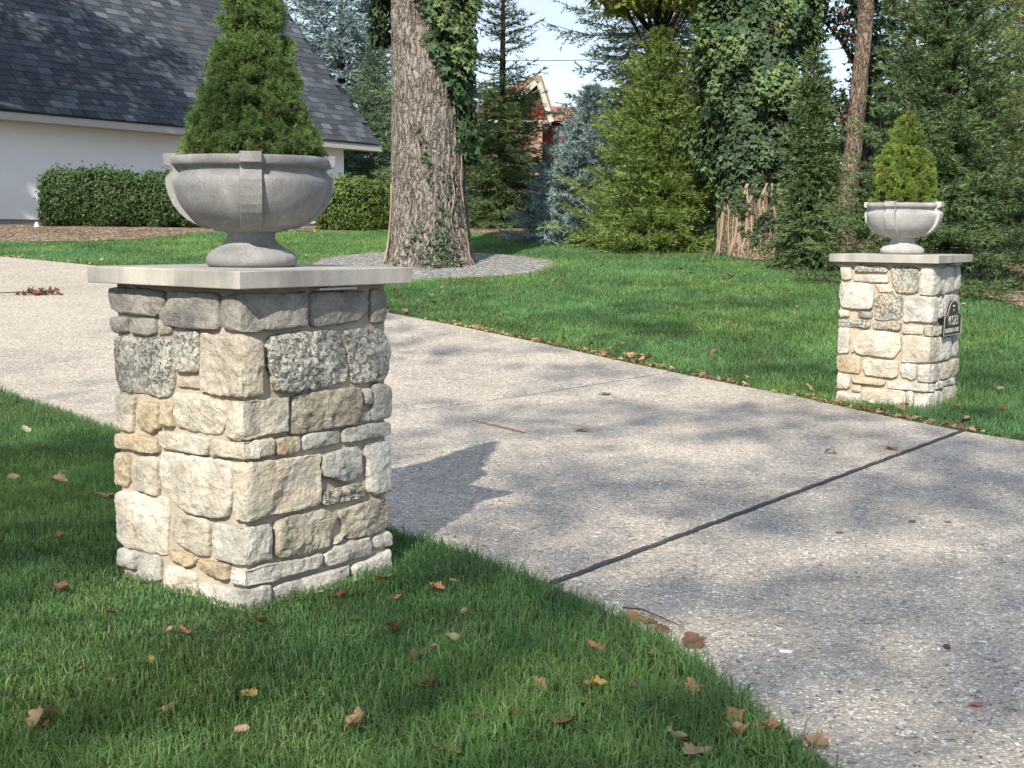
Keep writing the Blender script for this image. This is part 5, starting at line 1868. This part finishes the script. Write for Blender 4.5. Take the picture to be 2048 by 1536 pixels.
GL = 'fallen leaves on the near lawn'
NEARL = [
    (-2.40, 6.44, 0, 'tan', .12, .4, 'tan oak leaf in the grass by the left edge, level with the pillar middle'),
    (-2.57, 7.37, 4, 'tan', .12, 2.1, 'spread tan oak leaf near the drive edge left of the pillar'),
    (-2.91, 8.04, 4, 'pale', .12, .9, 'pale leaf lying highest up at the left edge of the near lawn'),
    (-2.16, 6.38, 2, 'tan', .13, 1.5, 'curled tan leaf left of the pillar'),
    (-1.83, 6.01, 0, 'tan', .13, 1.9, 'pinkish tan leaf touching the left side of the near pillar'),
    (-1.77, 5.23, 1, 'brown', .10, .2, 'dark brown leaf deep in shaded grass left of the pillar'),
    (-1.51, 4.46, 1, 'brown', .11, 1.2, 'upright brown leaf left of the pillar foot'),
    (-1.14, 3.22, 2, 'tan', .15, -.5, 'large twisted tan leaf in the lower left corner'),
    (-.99, 3.99, 4, 'orange', .09, .8, 'orange brown oak leaf below the pillar left face'),
    (-1.01, 3.71, 7, 'yellow', .06, .3, 'yellow leaf half sunk in grass at lower left'),
    (-.86, 3.30, 1, 'tan', .09, 1.7, 'small upright tan leaf at lower left'),
    (-.68, 3.43, 4, 'yellow', .08, 1.2, 'small ochre leaf below the pillar corner'),
    (-.65, 3.18, 7, 'tan', .07, .5, 'little tan leaf near the bottom edge left of centre'),
    (-.78, 4.10, 1, 'brown', .09, 1.6, 'brown leaf standing just below the pillar corner'),
    (-.44, 4.62, 4, 'orange', .12, .7, 'broad orange brown oak leaf right of the pillar foot'),
    (-.56, 4.39, 1, 'rust', .10, 1.5, 'upright rust leaf below the pillar right face'),
    (-.37, 4.38, 4, 'orange', .07, 2.4, 'small orange leaf right of the upright rust leaf'),
    (-.25, 4.49, 3, 'orange', .11, 1.0, 'curled orange leaf near the drive, right of the pillar'),
    (-.20, 4.61, 7, 'tan', .05, .5, 'small tan leaf scrap close to the drive edge'),
    (-.48, 4.11, 7, 'yellow', .08, -1.2, 'flat ochre leaf in the shade below the pillar'),
    (-.35, 3.98, 5, 'brown', .15, .2, 'long curled brown leaf with a light edge'),
    (-.16, 3.89, 6, 'pale', .13, -.9, 'pale grey green leaf in the middle of the near lawn'),
    (-.23, 3.86, 7, 'pink', .05, .1, 'tiny pink leaf beside the pale grey green one'),
    (-.26, 3.75, 3, 'brown', .10, -.7, 'brown leaf with folded edge below the pink one'),
    (-.21, 3.49, 5, 'brown', .12, -.6, 'rolled brown leaf with a bright rim in the lower middle'),
    (-.37, 3.22, 5, 'tan', .14, -.4, 'rolled tan leaf near the bottom edge'),
    (.08, 3.51, 3, 'tan', .10, .6, 'light tan folded leaf in the lower middle'),
    (.01, 3.34, 4, 'brown', .09, .4, 'flat brown leaf below the light tan folded one'),
    (.13, 3.23, 4, 'rust', .15, .1, 'large dark rust oak leaf at lower centre right'),
    (-.15, 3.05, 4, 'tan', .13, .9, 'pink tan oak leaf at the bottom edge'),
    (-.08, 3.26, 1, 'rust', .09, 2.0, 'small rust leaf left of the large rust one'),
    (.25, 3.85, 4, 'orange', .10, 1.1, 'orange leaf between the lawn middle and the drive'),
    (.23, 3.51, 3, 'yellow', .11, 1.5, 'golden curled leaf in the right part of the near lawn'),
    (.19, 3.39, 7, 'green', .09, 2.5, 'yellow green leaf below the golden curled one'),
    (.42, 3.77, 4, 'tan', .14, 2.4, 'clear tan oak leaf by the drive edge'),
    (.49, 3.49, 2, 'tan', .10, -.6, 'slender tan leaf near the drive edge, lower right'),
    (.47, 3.74, 1, 'rust', .08, .7, 'rust scrap under the clear tan oak leaf'),
    (.54, 3.90, 4, 'brown', .15, .3, 'large brown oak leaf lying over the drive edge'),
    (.56, 3.24, 5, 'tan', .15, .3, 'big curled tan leaf at lower right'),
    (.55, 3.15, 5, 'tan', .14, -.1, 'second big curled tan leaf at lower right'),
    (.63, 3.19, 3, 'orange', .14, .9, 'folded orange tan leaf at lower right close to the drive'),
    (.44, 3.05, 4, 'tan', .12, -.9, 'pale tan pointed oak leaf at the bottom right of the lawn'),
    (.40, 3.14, 6, 'pale', .11, -1.1, 'pale yellow green leaf at the bottom right of the lawn'),
    (.73, 3.10, 3, 'tan', .14, .6, 'upturned tan leaf on the drive edge at the bottom'),
    (.58, 3.03, 7, 'green', .12, 1.4, 'dull green leaf at the bottom edge'),
    (.24, 3.03, 7, 'yellow', .09, 1.4, 'golden leaf at the bottom edge, right of centre'),
    (-.59, 3.03, 7, 'green', .08, 1.3, 'yellow green leaf at the bottom edge, left of centre'),
    (.39, 4.16, 4, 'orange', .11, .4, 'upper orange leaf among those along the drive edge'),
    (.43, 4.10, 3, 'orange', .09, 1.9, 'orange leaf beside the thin twig on the drive edge'),
    (.46, 4.02, 4, 'rust', .10, 2.9, 'rust leaf below the thin twig on the drive edge'),
    (.14, 4.38, 1, 'brown', .07, 1.2, 'brown leaf scrap near the dark joint'),
]
for (x, y, m, c, s, r, lab) in NEARL:
    leaf(x, y, m, c, s, r, lab, GL, lift=.02 if y < 6 else .025)
rv = random.Random(4)
for k in range(26):
    while True:
        x, y = rv.uniform(-2.6, .6), rv.uniform(3.0, 7.5)
        if inside(np.array([[x, y]]), NEAR_POLY)[0] and not in_pillar(np.array([[x, y]]), NEAR_P, NEAR_YAW, .5)[0] and abs(x) < .37 * y:
            break
    leaf(x, y, rv.choice((0, 1, 3, 6, 7)), rv.choice(('brown', 'tan', 'rust', 'brown')), rv.uniform(.035, .06), rv.uniform(0, 6), 'small brown leaf scrap sunk in the near lawn grass', 'small leaf scraps in the near lawn', lift=.022)
GD = 'fallen leaves on the driveway'
for (x, y, m, c, s, r, lab) in [
    (.42, 8.17, 4, 'tan', .14, 1.5, 'single tan leaf in the middle of the driveway'),
    (.68, 9.90, 7, 'green', .16, 1.4, 'green leaf on the driveway near the far joint'),
    (1.76, 7.40, 2, 'tan', .11, 1.2, 'thin tan leaf left of the dark joint'),
    (2.14, 7.57, 4, 'orange', .13, .6, 'star shaped tan oak leaf beside the dark joint'),
    (1.33, 5.40, 7, 'orange', .06, 1.0, 'small orange leaf on the front slab'),
    (1.84, 5.62, 7, 'orange', .055, .5, 'small orange leaf at the right of the front slab'),
    (1.69, 5.62, 7, 'brown', .055, 1.7, 'small brown leaf left of the small orange one'),
    (1.20, 3.38, 7, 'pink', .065, 1.6, 'pink red oval leaf on the front slab at lower right')]:
    leaf(x, y, m, c, s, r, lab, GD, lift=DZ + .002, tilt=(0, 0))
GF = 'fallen leaves on the far lawn'
rv = random.Random(9)
for (x, y, c, s, lab) in [(2.97, 18.57, 'tan', .2, 'tan leaf clump on the lawn below the ivy column'), (2.86, 18.4, 'brown', .17, 'brown leaf beside the tan clump on the lawn'),
                          (-1.32, 15.93, 'tan', .15, 'tan leaf on the lawn below the gravel ring'), (1.09, 11.76, 'orange', .2, 'orange oak leaf heap at the drive edge, middle'),
                          (1.0, 11.72, 'tan', .2, 'tan leaf in the heap at the drive edge'), (1.16, 11.6, 'orange', .17, 'orange leaf spilling onto the drive from the heap'),
                          (3.35, 9.2, 'orange', .12, 'orange leaf in the grass at the far pillar foot'), (2.75, 9.42, 'brown', .12, 'brown leaf against the base of the far pillar'),
                          (2.35, 9.62, 'tan', .12, 'tan leaf on the lawn strip before the far pillar'), (3.1, 9.36, 'yellow', .11, 'yellow leaf at the base of the far pillar')]:
    leaf(x, y, rv.choice((0, 3, 4, 4)), c, s, rv.uniform(0, 6), lab, GF, lift=.035)
# litter too small to count along the far edge of the drive and over the far lawn
rg = np.random.default_rng(303)
E = resample(DR_FAR[2:19], 1350)
E = E[rg.random(len(E)) < np.interp(E[:, 1], [4, 8, 13, 16, 21], [.7, 1, .95, .5, .35]) * (.25 + .9 * (vnoise(np.c_[E * 1.4, E[:, :1] * 0], 5) > -.15))]
dirn = unit(np.gradient(E, axis=0))
nrm = np.stack([dirn[:, 1], -dirn[:, 0]], 1)
nrm = nrm * np.where(nrm[:, 1:2] > 0, 1, -1)
E = E + nrm * np.abs(rg.normal(.02, .035, (len(E), 1))) + rg.normal(0, .01, E.shape)
X = scatter(FAR_POLY, 1.7, rg)
X = X[(np.abs(X[:, 0]) < .5 * X[:, 1]) & ~inside(X, RING)]
W_ = E[rg.random(len(E)) < .16] 
W_ = W_ + unit(rg.normal(size=W_.shape)) * rg.uniform(0, .5, (len(W_), 1))
W_ = W_[~inside(W_, DRIVE)]
PP = np.r_[E, X, W_]
lift = np.r_[np.full(len(E), DZ + .012), np.full(len(X), .05), np.full(len(W_), .045)]
O = np.c_[PP, T(PP[:, 1]) + lift]
colr = np.array([lin(122, 88, 62), lin(142, 104, 72), lin(100, 72, 54), lin(164, 136, 100), lin(150, 140, 96)])[rg.integers(0, 5, len(O))]
V, F, tc = leaves(O, np.c_[rg.normal(0, .5, (len(O), 2)), np.ones(len(O))], np.r_[np.full(len(E), .042), np.full(len(X), .055), np.full(len(W_), .06)], rg, colr, IVYL, IVYF, 0)
add('leaf_litter', tri_mesh('leaf_litter', V, F, tc), foliage('leaf_litter', (1.0, 1.0, 1.0), .1, tcol=(1, 1, 1)), kind='stuff', label='dead leaf litter along the far driveway edge and far lawn', category='leaf litter')

# dead leafy twig on the drive at the left edge
z = float(T(16.0)) + DZ
tw = thing('dead_twig', 'fallen twig with a bunch of dry brown leaves on the left driveway', 'twig', (-5.62, 15.95, z), .1)
add('stem', Geo().tube([(-.5, .02, .02), (-.2, 0, .03), (.0, .01, .04), (.25, .0, .05)], [.006, .008, .008, .004], 5).mesh('stem'), TWIG, tw)
for k in range(22):
    rv = random.Random(k)
    o = add('dry_leaf', LM[rv.choice((0, 1, 2, 3))], None, tw, (rv.uniform(-.18, .30), rv.uniform(-.08, .08), rv.uniform(.0, .05)), (rv.uniform(-.9, .9), rv.uniform(-.9, .9), rv.uniform(0, 6)))
    sz = rv.uniform(.085, .125)
    o.scale = (sz, sz, sz)
    o.material_slots[0].link = 'OBJECT'
    o.material_slots[0].material = LMAT[rv.choice(('rust', 'brown', 'rust'))]
g = Geo().tube([(.36, 4.24, DZ + .012), (.42, 4.20, DZ + .016), (.47, 4.13, DZ + .012), (.53, 4.03, DZ + .010)], [.0035, .003, .0025, .0015], 5)
g.tube([(.42, 4.20, DZ + .016), (.395, 4.25, DZ + .014)], [.002, .001], 4)
add('thin_twig', g.mesh('thin_twig'), TWIG, label='thin dark twig lying along the drive edge at lower right', category='twig')
# acorn cap and a pale stone chip on the front slab
bm_ = Geo().tube([(0, 0, 0), (0, 0, .003), (0, 0, .009), (0, 0, .013)], [.006, .012, .010, .003], 10)
add('acorn_cap', bm_.mesh('acorn_cap', True), TWIG, loc=(1.28, 3.87, DZ), rot=(.3, .2, 0), label='dark acorn cap on the front slab', category='acorn')
ch_ = Geo().prism([(-.02, -.008, 0), (.012, -.012, 0), (.022, .003, 0), (.002, .012, 0), (-.018, .008, 0)], (0, 0, .004))
bevel(add('stone_chip', ch_.mesh('stone_chip'), PAINT, loc=(.80, 3.82, DZ + .0005), label='small white stone chip on the front slab', category='stone'), .001, 1)

# ------------------------------------------------------------------ unseen trees behind the camera, crowns shaped to dapple the drive and the near lawn
def shade_wanted(P, rad=.85):
    """how much shade the crowns are shaped to drop at P"""
    x, y = P[:, 0], P[:, 1]
    q = np.c_[P, np.zeros(len(P))]
    d = np.full(len(P), .6)
    near = inside(P, NEAR_POLY) & (y < 8)
    d[near] = .95
    front = inside(P, DRIVE) & (y < 4.57 + (x - .14) * 1.41)
    d[front] = 1.0
    d[(x < -2.2) & (y > 8)] = .06                     # sunny upper drive
    d[(y > 11.5) & (x > -.5)] = .12
    d[(y > 14.5)] = .12
    def spot(cx, cy, rx, ry, v):
        k = ((x - cx) / rx) ** 2 + ((y - cy) / ry) ** 2 < 1
        d[k] = v
    spot(-1.5, 3.75, .50, .55, .05)
    spot(-1.25, 4.5, .35, .40, .0)
    spot(-.7, 10.6, .8, .9, .05)
    spot(.0, 7.0, .8, 1.2, .9)
    spot(1.0, 7.6, .5, .35, .1)
    spot(1.35, 10.3, .9, .8, .1)
    spot(2.0, 14.5, 1.3, 1.6, .45)
    spot(1.0, 9.0, .9, .35, .7)
    spot(.9, 5.2, .4, .25, .1)
    # open shafts for the two pillars with their urns
    for (px, py) in (NEAR_P, FAR_P):
        for s in np.linspace(0, 1.5, 9):
            k = (x - px - .267 * s) ** 2 + (y - py - .964 * s) ** 2 < rad ** 2
            d[k] = 0
        for s in np.linspace(1.5, 3.1, 9):
            k = (x - px - .267 * s) ** 2 + (y - py - .964 * s) ** 2 < .26 ** 2
            d[k] = .15
    return d


def shade_trees():
    rg = np.random.default_rng(909)
    lo, hi = np.array([-4.0, 1.6]), np.array([6.0, 18.0])
    n = int(np.prod(hi - lo) * 1.3)
    P = rg.uniform(lo, hi, (n, 2))
    fr = inside(P, DRIVE) & (P[:, 1] < 4.57 + (P[:, 0] - .14) * 1.41)
    P = P[rg.random(n) < shade_wanted(P) * np.where(fr, .35, 1.0)]
    h = rg.uniform(8.0, 14.0, len(P))
    C = np.c_[P, T(P[:, 1])] + np.array(SUN)[None] * (h / SUN.z)[:, None]
    roots = [(-8.5, -4.5), (7.5, -9.5)]
    labs = ['spreading oak behind the viewer to the left', 'spreading oak behind the viewer to the right']
    own = np.argmin(np.stack([np.hypot(C[:, 0] - r[0], C[:, 1] - r[1]) for r in roots], 1), 1)
    for i, r in enumerate(roots):
        c = C[own == i]
        if not len(c):
            continue
        root = thing('shade_oak', labs[i], 'tree', (r[0], r[1], 0), 0, 'oaks behind the viewer')
        L = c - np.array([r[0], r[1], 0])
        add('trunk', Geo().tube([(0, 0, -.1), (.04, 0, 2.5), (0, .05, 6.5), (.05, 0, 12)], [.34, .27, .2, .06], 12).mesh('trunk', True), BARK, root)
        g = Geo()
        for k in range(0, len(L), 9):
            e = L[k]
            hh = min(9.5, max(3.5, e[2] - .55 * math.hypot(e[0], e[1])))
            g.tube([(0, 0, hh), tuple(np.array([0, 0, hh]) * .5 + e * .5 + [0, 0, .2]), tuple(e)], [.03, .02, .008], 5)
        add('limbs', g.mesh('limbs'), BARK, root)
        O = np.repeat(L, 17, 0)
        O = O + unit(rg.normal(size=O.shape)) * rg.uniform(0, 1, (len(O), 1)) ** .5 * [.55, .55, .4]
        V, F, tc = leaves(O, rg.normal(size=O.shape) + [0, 0, .6], .14, rg, tones_(len(O), rg))
        # loose leaves added high up so that their shadows melt together on the ground
        if i == 0:
            n2 = int(np.prod(hi - lo) * 150)
            P2 = rg.uniform(lo, hi, (n2, 2))
            nz = .62 + .55 * vnoise(np.c_[P2 * 1.3, np.zeros(n2)], 4) + .3 * vnoise(np.c_[P2 * 3, np.zeros(n2)], 6)
            P2 = P2[rg.random(n2) < shade_wanted(P2, .48) * np.clip(nz, .25, 1)]
            h2_ = rg.uniform(13, 19, len(P2))
            O2 = np.c_[P2, T(P2[:, 1])] + np.array(SUN)[None] * (h2_ / SUN.z)[:, None] - np.array([r[0], r[1], 0])
            V2, F2, tc2 = leaves(O2, rg.normal(size=O2.shape) + [0, 0, .8], .20, rg, tones_(len(O2), rg))
            V, F, tc = np.r_[V, V2], np.r_[F, F2 + len(V)], np.r_[tc, tc2]
        add('crown', tri_mesh('crown', V, F, tc), OAKLEAF, root)


shade_trees()
rr_ = random.Random(33)
cl = [(rr_.uniform(-2.6, 2.9), rr_.uniform(-3.2, 3.4), 7.2 + rr_.uniform(0, 5.0)) for i in range(46)]
leafy_tree('shade_oak', 'oak beyond the left edge shading the white house', (-13.2, 25.5), cl, 260, .2, (.9, .9, .7), OAKLEAF, 61, .28, group='oaks beyond the left edge')
cl = [(rr_.uniform(-2.8, 2.8), rr_.uniform(-3, 3), 6.6 + rr_.uniform(0, 5.0)) for i in range(40)]
leafy_tree('shade_oak', 'oak farther out beyond the left edge near the house', (-17.5, 19.0), cl, 220, .2, (.9, .9, .7), OAKLEAF, 62, .28, group='oaks beyond the left edge')
